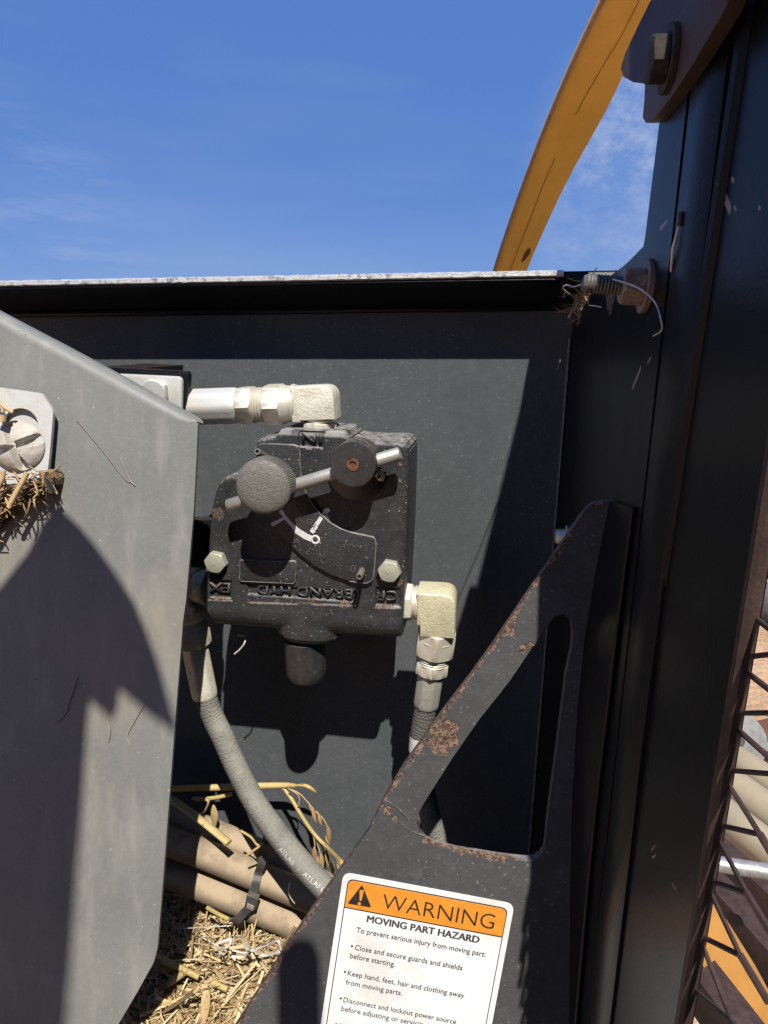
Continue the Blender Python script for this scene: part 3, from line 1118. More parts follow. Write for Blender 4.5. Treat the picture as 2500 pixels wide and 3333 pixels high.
up_e = [(570, 905), (600, 960), (640, 1010), (690, 1055), (740, 1085), (772, 1098)]
lo_e = [(765, 1132), (715, 1112), (662, 1075), (640, 1040), (600, 995), (552, 930)]
bm = dab(up_e + lo_e)
prism([V1(x, y, -.0035) for x, y in [(752, 1066), (812, 978), (832, 992), (800, 1040), (786, 1074), (770, 1082)]], Vector((0, .0004, 0)), bm=bm)
ring = [V1(786, 1118, -.0034) + (UX*math.cos(t) + UZ*math.sin(t))*.0024 for t in np.linspace(0, 2*math.pi, 22)]
tube(ring, .00075, 6, bm=bm, flat=.4)
prism([V1(x, y, -.0003) for x, y in [(822, 966), (845, 930), (868, 928), (876, 945), (855, 962)]], Vector((0, .0006, 0)), bm=bm)
prism([V1(x, y, -.0032) for x, y in [(518, 1020), (590, 985), (604, 995), (545, 1032), (528, 1040)]], Vector((0, .0003, 0)), bm=bm)
finish('paint_marks', bm, WHITE_PAINT, dial, 40)

# hub with its collar, lever rod, knob, stop pins
hub_top = V1(1012, 667, -.0240)
hb = V1(1036, 700, 0)
collar = finish('collar', lathe(Vector((hb.x, .001, hb.z)), NY, [(0, .0188), (.0030, .0188), (.0034, .0180), (.0034, .0168), (.0058, .0166), (.0062, .0158), (.0062, .002)], 56), MACHINED_BLACK, valve, 40)
hx = Vector((hub_top.x, -.004, hub_top.z))
finish('hub', lathe(hx, NY, [(0, .0138), (.0190, .0138), (.0198, .0134), (.0200, .0126), (.0200, .0040), (.0192, .0038), (.0192, .0005)], 56), MACHINED_BLACK, valve, 40)
finish('set_screw', lathe(Vector((hx.x, -.0234, hx.z)), NY, [(0, .0038), (.0010, .0038), (.0010, .0022), (-.0012, .0020), (-.0012, .0003)], 24), RUST, valve, 40)
pt = [(1150, 690), (1190, 700), (1206, 740), (1196, 770), (1165, 765), (1140, 730)]
finish('pointer_tab', prism([V1(x, y, -.0075) for x, y in pt], Vector((0, .0015, 0)), .0003), ROD, collar)
bm = lathe(V1(1166, 740, -.0078), NY, [(-.001, .0012), (.0006, .0012)], 14)
finish('index_dot', bm, MARKER, collar)
ra, rb = V1(262, 914, -.0150), V1(1296, 600, -.0150)
rd = (rb-ra).normalized()
finish('lever_rod', lathe(ra, rd, [(0, .0036), (.0006, .0041), ((rb-ra).length-.0006, .0041), ((rb-ra).length, .0036)], 28), ROD, valve, 40)
kc = V1(458, 812, -.0410)
kb = Vector((kc.x, -.0150, kc.z))
bm = bmesh.new()
N = 96
prof = [(.0085, .0060), (.0085, .0155), (.0092, .0166), (.0212, .0166), (.0224, .0160), (.0236, .0148), (.0246, .0125), (.0254, .0095), (.0259, .0060), (.0260, .0020)]
rings = []
for t, r in prof:
    row = []
    for i in range(N*2):
        th = math.pi*i/N
        rr = r + (.00035 if i % 2 else -.00035)*(1 if r > .0160 else 0)
        row.append(bm.verts.new(kb + NY*t + UX*math.cos(th)*rr + UZ*math.sin(th)*rr))
    rings.append(row)
for a in range(len(rings)-1):
    for i in range(N*2):
        j = (i+1) % (N*2)
        bm.faces.new((rings[a][i], rings[a][j], rings[a+1][j], rings[a+1][i]))
bm.faces.new(rings[-1])
bm.faces.new(rings[0][::-1])
finish('knob', bm, KNOB, valve, 30)
finish('knob_stem', lathe(kb, NY, [(-.0045, .0045), (.0090, .0060)], 20), MACHINED_BLACK, valve)
PIN = black_paint('stop pin', (.10, .09, .075), .5, .5, .4, film=.10)
for (tx, ty), (bx, by) in (((437, 590), (490, 624)), ((1050, 1340), (1068, 1302))):
    a, b = V1(bx, by, -.002), V1(tx, ty, -.0185)
    d = (b-a)
    a2, b2 = frame_of(d)
    finish('stop_pin', lathe(a, d, [(0, .0022), (d.length-.0004, .0022), (d.length, .0019), (d.length, .0012), (d.length-.002, .0011)], 20), PIN, valve, 40)
# two hexagon bolts holding the valve
for (cx_, cy_), tn in (((200, 1245), .15), ((1235, 1297), .12)):
    c = V1(cx_, cy_, 0)
    b_ = finish('mounting_bolt', hexnut(c + Vector((0, .001, 0)), NY, .0068, .0075, turn=tn, up=Vector((0, 0, 1))), BOLT_ZINC, valve, 30)
    for sc_ in (.0016,):
        q = c + NY*.0059 - UX*.0012 - UZ*.0008
        tri = [q + UX*math.cos(t)*sc_ + UZ*math.sin(t)*sc_ for t in (.2, .2+2.094, .2+4.188, .2)]
        finish('head_mark', tube(tri, .00018, 5), BOLT_ZINC, b_)
# plug screwed into the foot
pc = V1(728, 1755, .017)
finish('plug', lathe(pc + Vector((0, 0, .006)), Vector((0, 0.04, -1)), [(0, .0150), (.012, .0148), (.0235, .0145), (.0275, .0140), (.0300, .0125), (.0312, .009), (.0315, .003)], 40), MACHINED_BLACK, valve, 40)
# mounting bar between valve and panel
mb = thing('mounting_bar', 'flat black steel bar behind the valve running left to the panel', 'bar', tuple(V1(60, 1100, .06)))
finish('bar', prism([at(480, 1690, .048), at(700, 1692, .048), at(700, 1850, .048), at(480, 1848, .048)], Vector((0, .008, 0)), .0006), FRAME_BLACK, mb)
finish('spacer', lathe(at(780, 1900, .046), Vector((0, 1, 0)), [(0, .008), (.0518, .008)], 20), FRAME_BLACK, mb)
finish('spacer', lathe(at(1180, 1700, .046), Vector((0, 1, 0)), [(0, .008), (.0518, .008)], 20), FRAME_BLACK, mb)

# ---------------------------------------------------------------- hydraulic fittings and hoses
def mpp(px, py, Y):
    """metres spanned by one photo pixel there"""
    return (at(px+50, py, Y)-at(px-50, py, Y)).length/100


def thread_prof(t0, t1, r, pitch=.0017):
    out = []
    t = t0
    while t < t1-pitch:
        out += [(t, r*.90), (t+pitch*.5, r), (t+pitch*.6, r)]
        t += pitch
    return out + [(t1, r*.9)]


def ferrule(o, d, L, r, bm=None, sides=8, turn=.2):
    """crimped collar: shallow flats with rounded shoulders"""
    bm = bm or bmesh.new()
    d = d.normalized()
    a, b = frame_of(d)
    N = sides*6
    rows = []
    for t, s in ((0, .84), (.03, .93), (.08, .98), (.14, 1.0), (.86, 1.0), (.93, .98), (.975, .93), (1, .84)):
        row = []
        for i in range(N):
            th = 2*math.pi*i/N
            m = (th % (2*math.pi/sides)) - math.pi/sides
            rr = r*s*min(1.0, .962/math.cos(m))
            row.append(bm.verts.new(o + d*(t*L) + (a*math.cos(th+turn)+b*math.sin(th+turn))*rr))
        rows.append(row)
    for k in range(len(rows)-1):
        for i in range(N):
            j = (i+1) % N
            bm.faces.new((rows[k][i], rows[k][j], rows[k+1][j], rows[k+1][i]))
    bm.faces.new(rows[0][::-1])
    bm.faces.new(rows[-1])
    return bm


def oct_bar(o, d, L, r, bm, turn=math.pi/8):
    """forged square bar with cut corners"""
    d = d.normalized()
    a, b = frame_of(d)
    pts = []
    for i in range(4):
        for s in (-1, 1):
            th = math.pi/4 + i*math.pi/2 + s*.36
            pts.append((math.cos(th)*r*1.06, math.sin(th)*r*1.06))
    rows = [[bm.verts.new(o + d*t + a*x*s + b*y*s) for x, y in pts] for t, s in ((0, .95), (.0008, 1), (L-.0012, 1), (L, .90))]
    for k in range(3):
        for i in range(8):
            j = (i+1) % 8
            bm.faces.new((rows[k][i], rows[k][j], rows[k+1][j], rows[k+1][i]))
    bm.faces.new(rows[0][::-1])
    bm.faces.new(rows[-1])


def elbow(corner, d1, L1, d2, L2, r, bm=None):
    """forged L-shaped block: flat faces, cut corners, rounded heel"""
    bm = bm or bmesh.new()
    d1 = d1.normalized()
    d2 = (d2 - d1*d2.dot(d1)).normalized()
    n = d1.cross(d2).normalized()
    if n.y > 0:
        n = -n
    P = lambda a, b: corner + d1*a + d2*b + n*r*.93
    q = [P(-r, -r), P(L1, -r*.97), P(L1, r*.97), P(r, r), P(r*.97, L2), P(-r*.97, L2)]
    out = rounded(q, [r*.80, 0, 0, r*.10, 0, 0], 8)
    vs = [bm.verts.new(p) for p in out]
    f = bm.faces.new(vs)
    ret = bmesh.ops.extrude_face_region(bm, geom=[f])
    top = [g for g in ret['geom'] if isinstance(g, bmesh.types.BMVert)]
    for v in top:
        v.co -= n*r*1.86
    s1_, s2_ = set(vs), set(top)
    es = [e for e in bm.edges if (e.verts[0] in s1_ and e.verts[1] in s1_) or (e.verts[0] in s2_ and e.verts[1] in s2_)]
    bmesh.ops.bevel(bm, geom=es, offset=r*.34, segments=3, profile=.45, affect='EDGES', clamp_overlap=True)
    return bm


# inlet: up out of the valve, round the elbow, hose to the left
YI = .020
s1 = mpp(1030, 1310, YI)*.5425
inlet = thing('elbow_fitting', 'dusty zinc elbow fitting on top of the valve leading left', 'pipe fitting', tuple(V1(810, 470, YI)))
base = V1(810, 478, YI)
corner = V1(815, 296, YI)
upd = (corner-base).normalized()
L = (corner-base).length
finish('port_nut', hexnut(base, upd, 66*s1, 111*s1, turn=.22), ZINC, inlet)
finish('neck', lathe(base, upd, [(60*s1, 78*s1), (74*s1, 86*s1), (82*s1, 86*s1), (84*s1, 76*s1), (90*s1, 84*s1), (100*s1, 84*s1)], 36), ZINC, inlet)
lft = (V1(20, 323, YI)-corner).normalized()
ELB = zinc('rough forged zinc', (.90, .86, .72), .45, .35, .55, (.38, .32, .22), rough_h=.0007)
finish('elbow_body', elbow(corner, lft, 150*s1, -upd, 92*s1, 104*s1), ELB, inlet, 25)
hose_in = thing('hose_end', 'zinc hose end with hexagon nuts running left behind the grey plate', 'hose', tuple(V1(300, 310, YI)))
o = corner
finish('retaining_ring', lathe(o, lft, [(134*s1, 100*s1), (136*s1, 112*s1), (160*s1, 114*s1), (164*s1, 104*s1), (200*s1, 108*s1), (225*s1, 118*s1)], 48), ZINC, hose_in)
finish('swivel_nut', hexnut(o + lft*(215*s1), lft, 115*s1, 126*s1, turn=.12), ZINC, hose_in)
finish('thread', lathe(o, lft, thread_prof(325*s1, 408*s1, 103*s1, .0019), 36), ZINC, hose_in, 20)
finish('stem_nut', hexnut(o + lft*(392*s1), lft, 98*s1, 120*s1, turn=.05), ZINC, hose_in)
finish('ferrule', ferrule(o + lft*(486*s1), lft, 320*s1, 108*s1, sides=8, turn=.05), ZINC_PALE, hose_in, 20)
pth = [o + lft*(780*s1), o + lft*(1000*s1), o + lft*(1500*s1) + Vector((0, .005, -.002)), o + lft*(2600*s1) + Vector((0, .01, -.02))]
finish('hose', tube(spline(pth, 8), 92*s1, 20), RUBBER_GREY, hose_in, 60)

# controlled-flow outlet on the right
YR = .018
outr = thing('elbow_fitting', 'yellowish zinc elbow fitting on the right side of the valve turning down', 'pipe fitting', tuple(V1(1400, 1500, YR)))
b0 = V1(1296, 1489, YR)
c0 = V1(1528, 1503, YR)
d0 = (c0-b0).normalized()
dn = (at(1404, 2180, YR+.004)-c0).normalized()
finish('port_nut', hexnut(b0, d0, 80*s1, 122*s1, turn=.5), ELB, outr)
finish('neck', lathe(b0, d0, [(76*s1, 96*s1), (90*s1, 96*s1), (92*s1, 104*s1), (104*s1, 104*s1), (106*s1, 98*s1), (116*s1, 98*s1)], 36), ZINC, outr)
YZ = zinc('yellow passivated zinc', (.92, .86, .58), .42, .40, .55, (.40, .34, .20), rough_h=.0007)
finish('elbow_body', elbow(c0, -d0, 125*s1, dn, 180*s1, 106*s1), YZ, outr, 25)
hose_cf = thing('hydraulic_hose', 'grey hose dropping from the right elbow behind the diagonal bar', 'hose', tuple(at(1400, 2250, .03)))
o = at(1424, 2046, YR+.003)
e = at(1381, 2332, YR+.008)
dd = (e-o).normalized()
k = mpp(1400, 2150, YR)
finish('retaining_ring', lathe(o, dd, [(-6*k, 50*k), (-2*k, 56*k), (14*k, 57*k), (18*k, 52*k), (34*k, 62*k)], 40), ZINC, hose_cf)
finish('swivel_nut', hexnut(o, dd, 92*k, 69*k, turn=.62), ZINC, hose_cf)
finish('thread', lathe(o, dd, thread_prof(90*k, 128*k, 55*k), 32), ZINC, hose_cf, 20)
finish('stem_nut', hexnut(o + dd*(114*k), dd, 46*k, 60*k, turn=.62), ZINC, hose_cf)
FERR = zinc('dull grey ferrule', (.42, .41, .36), .5, .3, .6, (.26, .23, .17))
finish('ferrule', ferrule(o + dd*(158*k), dd, 134*k, 44*k, sides=8, turn=.4), FERR, hose_cf, 20)
path = spline([o + dd*(284*k), at(1373, 2380, .028), at(1366, 2460, .030), at(1376, 2550, .034), at(1399, 2650, .036), at(1432, 2770, .034), at(1470, 2900, .034), at(1540, 3100, .03)], 10)
hz = finish('hose_cover', tube(path, 37.5*k, 24), RUBBER_GREY, hose_cf, 60)
# small paper tag wrapped on that hose
hp0, hp1 = at(1371, 2392, .0280), at(1367, 2440, .0292)
a_, b_ = frame_of(hp1-hp0)
bm = bmesh.new()
rows = []
rtag = 37.5*k + .00045
for i in range(15):
    th = -2.5 + i*.16
    off = Vector((math.sin(th+.6), -math.cos(th+.6), 0))*rtag
    rows.append((bm.verts.new(hp0 + off), bm.verts.new(hp1 + off)))
for i in range(14):
    bm.faces.new((rows[i][0], rows[i+1][0], rows[i+1][1], rows[i][1]))
tagm = plain('paper tag', (.72, .73, .72), .6, var=.08, scale=200)
pt_ = finish('hose_tag', bm, tagm, hose_cf, 60)
tpx = at(1381, 2438, .0185)
lettering('X7609', tpx + Vector((-.0008, 0, -.0002)), (hp0-hp1).normalized(), Vector((-1, 0, 0)), NY, width=.0062, height=.0016, mat=LABEL_INK, parent=pt_)

# excess-flow outlet on the left, half hidden by the grey plate
YL = .020
outl = thing('elbow_fitting', 'shaded zinc elbow fitting left of the valve behind the grey plate', 'pipe fitting', tuple(at(630, 1915, YL)))
b0 = at(676, 1914, YL)
d0 = Vector((-1, .02, 0)).normalized()
finish('port_nut', hexnut(b0, d0, 30*k, 62*k, turn=.5), ZINC, outl)
finish('neck', lathe(b0, d0, [(28*k, 50*k), (36*k, 52*k), (42*k, 52*k), (44*k, 46*k), (60*k, 46*k)], 32), ZINC, outl)
c0 = b0 + d0*(88*k)
e = at(668, 2268, YL)
dn = (e - c0).normalized()
dn = Vector((dn.x*.75, dn.y, dn.z)).normalized()
finish('elbow_body', elbow(c0, -d0, 40*k, dn, 95*k, 54*k), ELB, outl, 25)
hose_ex = thing('hydraulic_hose', 'dusty grey hose with white lettering curving down from behind the grey plate', 'hose', tuple(at(680, 2280, YL)))
o = c0 + dn*(84*k)
L = (e-o).length
dn2 = (e-o).normalized()
finish('retaining_ring', lathe(o, dn2, [(0, 52*k), (4*k, 60*k), (26*k, 60*k), (40*k, 52*k), (70*k, 56*k)], 40), ZINC, hose_ex)
finish('swivel_nut', hexnut(o + dn2*(70*k), dn2, 62*k, 62*k, turn=.3), ZINC, hose_ex)
finish('ferrule', ferrule(o + dn2*(128*k), dn2, L-126*k, 46*k, sides=8, turn=.1), ELB, hose_ex, 20)
path = spline([e - dn2*.004, at(680, 2300, .019), at(701, 2350, .017), at(727, 2402, .012), at(771, 2500, .004), at(830, 2612, -.006), at(902, 2712, -.016), at(976, 2803, -.026), at(1058, 2892, -.034), at(1150, 2985, -.040), at(1290, 3120, -.03)], 12)
hose_r = 38.5*k
finish('hose_cover', tube(path, hose_r, 28), RUBBER_GREY, hose_ex, 60)
# maker's name printed along the hose
s_, e_ = g4(935, 880), g4(1290, 1270)


def on_hose(px, py, extra=.0004):
    """point of the hose skin under a photo point"""
    d = ray(px, py).normalized()
    best = None
    for i in range(len(path)-1):
        a, b = path[i], path[i+1]
        for t in (0, .25, .5, .75):
            c = a.lerp(b, t)
            q = c-CAM
            m = (q - d*q.dot(d)).length
            if best is None or m < best[0]:
                best = (m, c, q.dot(d))
    m, c, dep = best
    back_ = math.sqrt(max(hose_r**2-m*m, 0))
    p = CAM + d*(dep-back_)
    n = (p-c).normalized()
    return p + n*extra, n


def hose_text(s, pxs, height):
    n = len(s)
    bmx = bmesh.new()
    for i, ch in enumerate(s):
        if ch == ' ':
            continue
        t = (i+.5)/n
        t2 = (i+.9)/n
        P_ = lambda t: on_hose(*[pxs[0][j]*(1-t)**2 + 2*pxs[1][j]*t*(1-t) + pxs[2][j]*t*t for j in (0, 1)])
        p, nn = P_(t)
        q, _ = P_(t2)
        u = (q-p).normalized()
        v = nn.cross(u).normalized()
        me = text_mesh(ch)
        xs_ = [w_.co.x for w_ in me.vertices]
        mid = (max(xs_)+min(xs_))/2
        h = height/.729
        off = len(bmx.verts)
        vm = [bmx.verts.new(p + u*((w_.co.x-mid)*h) + v*(w_.co.y*h)) for w_ in me.vertices]
        for f in me.polygons:
            try:
                bmx.faces.new([vm[k_] for k_ in f.vertices])
            except ValueError:
                pass
        bpy.data.meshes.remove(me)
    return bmx


INK_WHITE = plain('hose print', (.72, .72, .68), .7, var=.25, scale=500)
bm = hose_text('ATLAS - ATLAFL', (g4(966, 866), g4(1112, 1044), g4(1312, 1202)), .0036)
finish('printed_name', bm, INK_WHITE, hose_ex, None, recalc=False)

# bundle of hoses crossing low behind the plates, held by a cable tie
hk = mpp(800, 2850, .03)
bundle = []
for lab, pts, Y, rpx in (
        ('lowest tan hose, half buried under the bundle', [(300, 1330), (500, 1400), (800, 1500), (1050, 1590), (1350, 1700), (1600, 1800)], .050, 36),
        ('dusty tan hose at the top of the bundle, behind the others', [(-700, 330), (-300, 430), (-50, 530), (200, 640), (480, 745), (800, 890), (1100, 1035), (1500, 1240)], .048, 42),
        ('middle dusty tan hose of the bundle, above the tie head', [(-700, 540), (-300, 610), (-50, 710), (120, 800), (400, 905), (800, 1070), (1200, 1235), (1600, 1400)], .030, 43),
        ('lower dusty tan hose of the bundle, under the tie head', [(-700, 760), (-300, 850), (-50, 940), (120, 1040), (350, 1140), (700, 1280), (1100, 1450), (1500, 1620)], .030, 43)):
    h = finish('hydraulic_hose', tube(spline([at(*g4(x, y), Y) for x, y in pts], 10), rpx*hk, 28), RUBBER_TAN, None, 60)
    tag(h, lab, 'hose', 'bundled tan hoses')
tie = thing('cable_tie', 'weathered black cable tie with square head round the tan hoses', 'cable tie', tuple(at(*g4(770, 1200), .0)))


def ribbon(pts, width, wdir, thick, bm=None):
    bm = bm or bmesh.new()
    path_ = spline(pts, 6)
    rows = []
    for i, p in enumerate(path_):
        t = (path_[min(i+1, len(path_)-1)]-path_[max(i-1, 0)]).normalized()
        w_ = (wdir - t*wdir.dot(t)).normalized()*width*.5
        n = t.cross(w_).normalized()*thick*.5
        rows.append([bm.verts.new(p+w_+n), bm.verts.new(p-w_+n), bm.verts.new(p-w_-n), bm.verts.new(p+w_-n)])
    for a, b in zip(rows, rows[1:]):
        for i in range(4):
            j = (i+1) % 4
            bm.faces.new((a[i], a[j], b[j], b[i]))
    bm.faces.new(rows[0][::-1])
    bm.faces.new(rows[-1])
    return bm


yt = .030 - 43*hk - .0016
wd = Vector((1, 0, -.35)).normalized()
finish('strap', ribbon([at(*g4(885, 735), .050), at(*g4(872, 790), .022), at(*g4(852, 880), yt+.002), at(*g4(830, 985), yt), at(*g4(808, 1050), yt+.004), at(*g4(790, 1120), yt), at(*g4(772, 1210), yt-.001)], .0064, wd, .0012), TIE, tie)
hc = at(*g4(762, 1255), yt-.003)
ud = (at(*g4(790, 1120), yt)-at(*g4(745, 1330), yt)).normalized()
finish('head', box_between(hc, wd*.0047, ud*.0054, Vector((0, -.0030, 0)), .0007), TIE, tie)
finish('head_slot', box_between(hc - ud*.0036 + Vector((0, -.0031, 0)), wd*.0030, ud*.0022, Vector((0, .0006, 0)), .0003), plain('dusty slot', (.33, .28, .22), .8), tie)
finish('tail', ribbon([hc - ud*.004 + Vector((0, -.0025, 0)), at(*g4(700, 1350), yt-.006), at(*g4(650, 1405), yt-.007), at(*g4(610, 1420), yt-.005), at(*g4(592, 1395), yt-.002)], .0062, wd, .0012), TIE, tie)
finish('strap_return', ribbon([at(*g4(690, 1400), yt), at(*g4(660, 1440), yt+.006), at(*g4(640, 1450), .030)], .0062, wd, .0012), TIE, tie)

# ---------------------------------------------------------------- grey cover plate on the left
GN = Vector((.12, -1.0, .20)).normalized()              # leans back at the top
GP = Vector((-.058, -.043, 0))


def on_grey(px, py, out=0.0):
    return at_plane(px, py, GP, GN) + GN*out


grey = thing('cover_plate', 'large grey painted sheet metal plate with folded top edge', 'cover plate', tuple(on_grey(300, 3300)))
edge_px = [(644, 1380), (640, 1480), (631, 1656), (606, 1950), (596, 2020), (569, 2362), (530, 2874), (513, 3085), (500, 3133), (450, 3224), (386, 3333), (190, 3670)]
top_px = [(-420, 790), (0, 1016), (180, 1110), (316, 1183), (480, 1274), (600, 1340), (626, 1355), (638, 1364), (643, 1373)]
RF = [.0075]*4 + [.0072, .0062, .0046, .0024, .0006]
top3 = [on_grey(*p) for p in top_px]
inw = []
for i in range(len(top3)):
    t = (top3[min(i+1, len(top3)-1)]-top3[max(i-1, 0)]).normalized()
    m = GN.cross(t).normalized()
    inw.append(m if m.z < 0 else -m)
front = [p + m*r for p, m, r in zip(top3, inw, RF)]
bm = prism(front + [on_grey(*p) for p in edge_px] + [on_grey(-420, 3670)], -GN*.003, 0)
finish('sheet', bm, GREY_SHEET, grey, 30)
bm = bmesh.new()
rows = []
for p, m, r in zip(top3, inw, RF):
    row = []
    for k in range(9):
        th = math.pi*.5*k/8
        row.append(bm.verts.new(p + m*r*(1-math.sin(th)) - GN*r*(1-math.cos(th))))
    row.append(bm.verts.new(p - GN*(r+.012)))
    rows.append(row)
for a, b in zip(rows, rows[1:]):
    for k in range(9):
        bm.faces.new((a[k], b[k], b[k+1], a[k+1]))
finish('folded_edge', bm, GREY_SHEET, grey, 60)
# grey plate hangs from a bracket on the housing, out of sight behind it
finish('hanger', prism([on_grey(60, 1500, -.004), on_grey(200, 1500, -.004), on_grey(200, 1640, -.004), on_grey(60, 1640, -.004)], Vector((0, .17, 0))), FRAME_BLACK, grey)

# slotted galvanised tab with a domed bolt, straw packed under it
tab = thing('slotted_tab', 'galvanised metal tab with a round hole on the grey plate', 'tab', tuple(on_grey(60, 1560)))
OUT = .0085


def tabp(x, y, out=OUT):
    return on_grey(*gb(x, y), out)


bm = bmesh.new()
outer = rounded([tabp(x, y) for x, y in [(-420, 70), (0, 132), (640, 222), (790, 450), (745, 985), (705, 1335), (165, 1408), (-420, 1460)]], [.0, .0, .0015, .0025, .006, .004, .001, .0])
hc_ = tabp(365, 650)
e1 = (tabp(600, 650)-hc_)
e2 = (tabp(365, 415)-hc_)
hole = [hc_ + e1*math.cos(t) + e2*math.sin(t) for t in np.linspace(0, 2*math.pi, 41)[:-1]]
vo = [bm.verts.new(p) for p in outer]
vh = [bm.verts.new(p) for p in hole]
es = [bm.edges.new((l[i], l[(i+1) % len(l)])) for l in (vo, vh) for i in range(len(l))]
bmesh.ops.triangle_fill(bm, edges=es, use_beauty=True, use_dissolve=False)
fr = bm.faces[:]
r_ = bmesh.ops.extrude_face_region(bm, geom=fr)
for g in r_['geom']:
    if isinstance(g, bmesh.types.BMVert):
        g.co -= GN*.0028
finish('tab_plate', bm, ZINC_PALE, tab, 30)
finish('tab_back', prism(rounded([tabp(x, y, .0045) for x, y in [(60, 360), (640, 330), (700, 900), (80, 980)]], .004), -GN*.0042), ZINC_PALE, tab, 30)
dome = thing('domed_bolt', 'dusty domed bolt head with a cross recess on the slotted tab', 'bolt', tuple(tabp(340, 900)))
dc = tabp(345, 900, OUT+.001)
DX = (tabp(700, 905)-tabp(-10, 895)).normalized()
DZ = GN.cross(DX).normalized()
if DZ.z < 0:
    DZ = -DZ
Rd = (tabp(690, 900)-tabp(0, 900)).length*.5
tilt = (GN + Vector((-.10, 0, -.14))).normalized()
bm = bmesh.new()
rows = []
NR, NA = 44, 120
for i in range(NR+1):
    r = i/NR
    row = []
    for j in range(NA):
        th = 2*math.pi*j/NA
        x, y = r*math.cos(th), r*math.sin(th)
        h = .60*(math.sqrt(max(0, 1.16-r*r)) - .40)
        c, s = math.cos(.35), math.sin(.35)
        u, v = x*c+y*s, -x*s+y*c
        arm = min(abs(u)-(.10+.10*r), abs(v)-(.10+.10*r))
        rec = max(0, min(1, (-arm)/.12+.35)) if r < .86 else max(0, min(1, (-arm)/.12+.35))*max(0, (1-r)/.14)
        h -= .34*rec*rec*(3-2*rec)
        h += .02*mnoise.noise(Vector((x*5, y*5, 1)))
        row.append(bm.verts.new(dc + DX*x*Rd + DZ*y*Rd*.93 + tilt*h*Rd))
    rows.append(row)
for i in range(NR):
    for j in range(NA):
        k2 = (j+1) % NA
        bm.faces.new((rows[i][j], rows[i][k2], rows[i+1][k2], rows[i+1][j]))
bmesh.ops.remove_doubles(bm, verts=rows[0], dist=1e-5)
finish('bolt_head', bm, zinc('dull dirty bolt', (.50, .46, .40), .6, .1, .7, (.30, .25, .20)), dome, 60)
finish('bolt_shank', lathe(dc - GN*.012, GN, [(0, .005), (.013, .005)], 16), ZINC, dome)

# straw and chaff matted under the tab
cl_ = thing('chaff_clump', 'matted brown clump of chaff and straw hanging under the slotted tab', 'straw clump', tuple(tabp(300, 1500)))
bm = bmesh.new()
ring_up = [(-420, 1480), (-150, 1400), (100, 1330), (300, 1300), (500, 1310), (680, 1250), (800, 1180), (850, 1290), (830, 1400)]
ring_lo = [(-420, 2350), (-150, 2100), (60, 1960), (220, 1800), (380, 1690), (560, 1600), (640, 1530), (720, 1440), (800, 1400)]
rows = []
for i in range(len(ring_up)):
    row = []
    for j in range(9):
        t = j/8
        x = ring_up[i][0]*(1-t)+ring_lo[i][0]*t
        y = ring_up[i][1]*(1-t)+ring_lo[i][1]*t
        o_ = .002 + .011*math.sin(math.pi*min(1, t*1.02)) + .004*mnoise.noise(Vector((x*.008, y*.008, 4)))
        row.append(bm.verts.new(tabp(x, y, o_)))
    rows.append(row)
for a, b in zip(rows, rows[1:]):
    for j in range(8):
        bm.faces.new((a[j], b[j], b[j+1], a[j+1]))
bmesh.ops.subdivide_edges(bm, edges=bm.edges[:], cuts=3, use_grid_fill=True)
for v in bm.verts:
    v.co += GN*(.0022*mnoise.noise(v.co*420) + .0016*mnoise.noise(v.co*900))
finish('matted_chaff', bm, CHAFF, cl_, 60)
random.seed(3)


def straw_bits(n, fn, r, mat, parent, name, L=(.006, .020), kind='stuff'):
    bmx = bmesh.new()
    for _ in range(n):
        p, d = fn()
        l = random.uniform(*L)
        q = p + d*l
        mid = p.lerp(q, .5) + Vector((random.uniform(-1, 1), random.uniform(-1, 1), random.uniform(-1, 1)))*l*.10
        tube([p, mid, q], [r*random.uniform(.5, 1), r, r*random.uniform(.4, 1)], 4, bm=bmx, uv=False, flat=random.uniform(.3, 1))
    o_ = finish(name, bmx, mat, parent, 60)
    if kind:
        o_['kind'] = kind
    return o_


def _clump():
    x = random.uniform(-300, 800)
    t = random.random()
    y = np.interp(x, [-420, 100, 800], [1480, 1330, 1180])*(1-t) + np.interp(x, [-420, 60, 380, 800], [2350, 1960, 1690, 1400])*t
    p = tabp(x, y, .006 + random.uniform(0, .009))
    d = Vector((random.uniform(-1, .6), random.uniform(-.5, .2), random.uniform(-1, .4))).normalized()
    return p, d


straw_bits(260, _clump, .00055, STRAW_DARK, cl_, 'chaff_fibres', (.004, .014))
big = [([(295, 1220), (285, 1320), (225, 1450), (170, 1620), (75, 1800)], .0017, 'thick bent straw hanging down left under the domed bolt'),
       ([(600, 1245), (550, 1350), (480, 1470), (400, 1620), (375, 1680)], .0015, 'straight pale straw hanging under the domed bolt, second from the left'),
       ([(840, 1300), (870, 1390), (925, 1490)], .0017, 'short straw pointing down right at the end of the clump'),
       ([(-60, 90), (90, 250), (230, 400), (365, 490)], .0011, 'thin straw lying across the top of the slotted tab'),
       ([(215, 520), (215, 600)], .0026, 'stubby straw end sticking out of the hole of the tab'),
       ([(60, 1070), (150, 1160), (250, 1230)], .0012, 'pale fibre curled at the lower left of the domed bolt'),
       ([(240, 440), (235, 485)], .0012, 'tiny straw stub above the hole of the tab')]
for pts, r, lab in big:
    o_ = strand('straw', [tabp(x, y, .021 if y > 1000 else .016) for x, y in pts], r, STRAW, None, 8, 6)
    tag(o_, lab, 'straw')

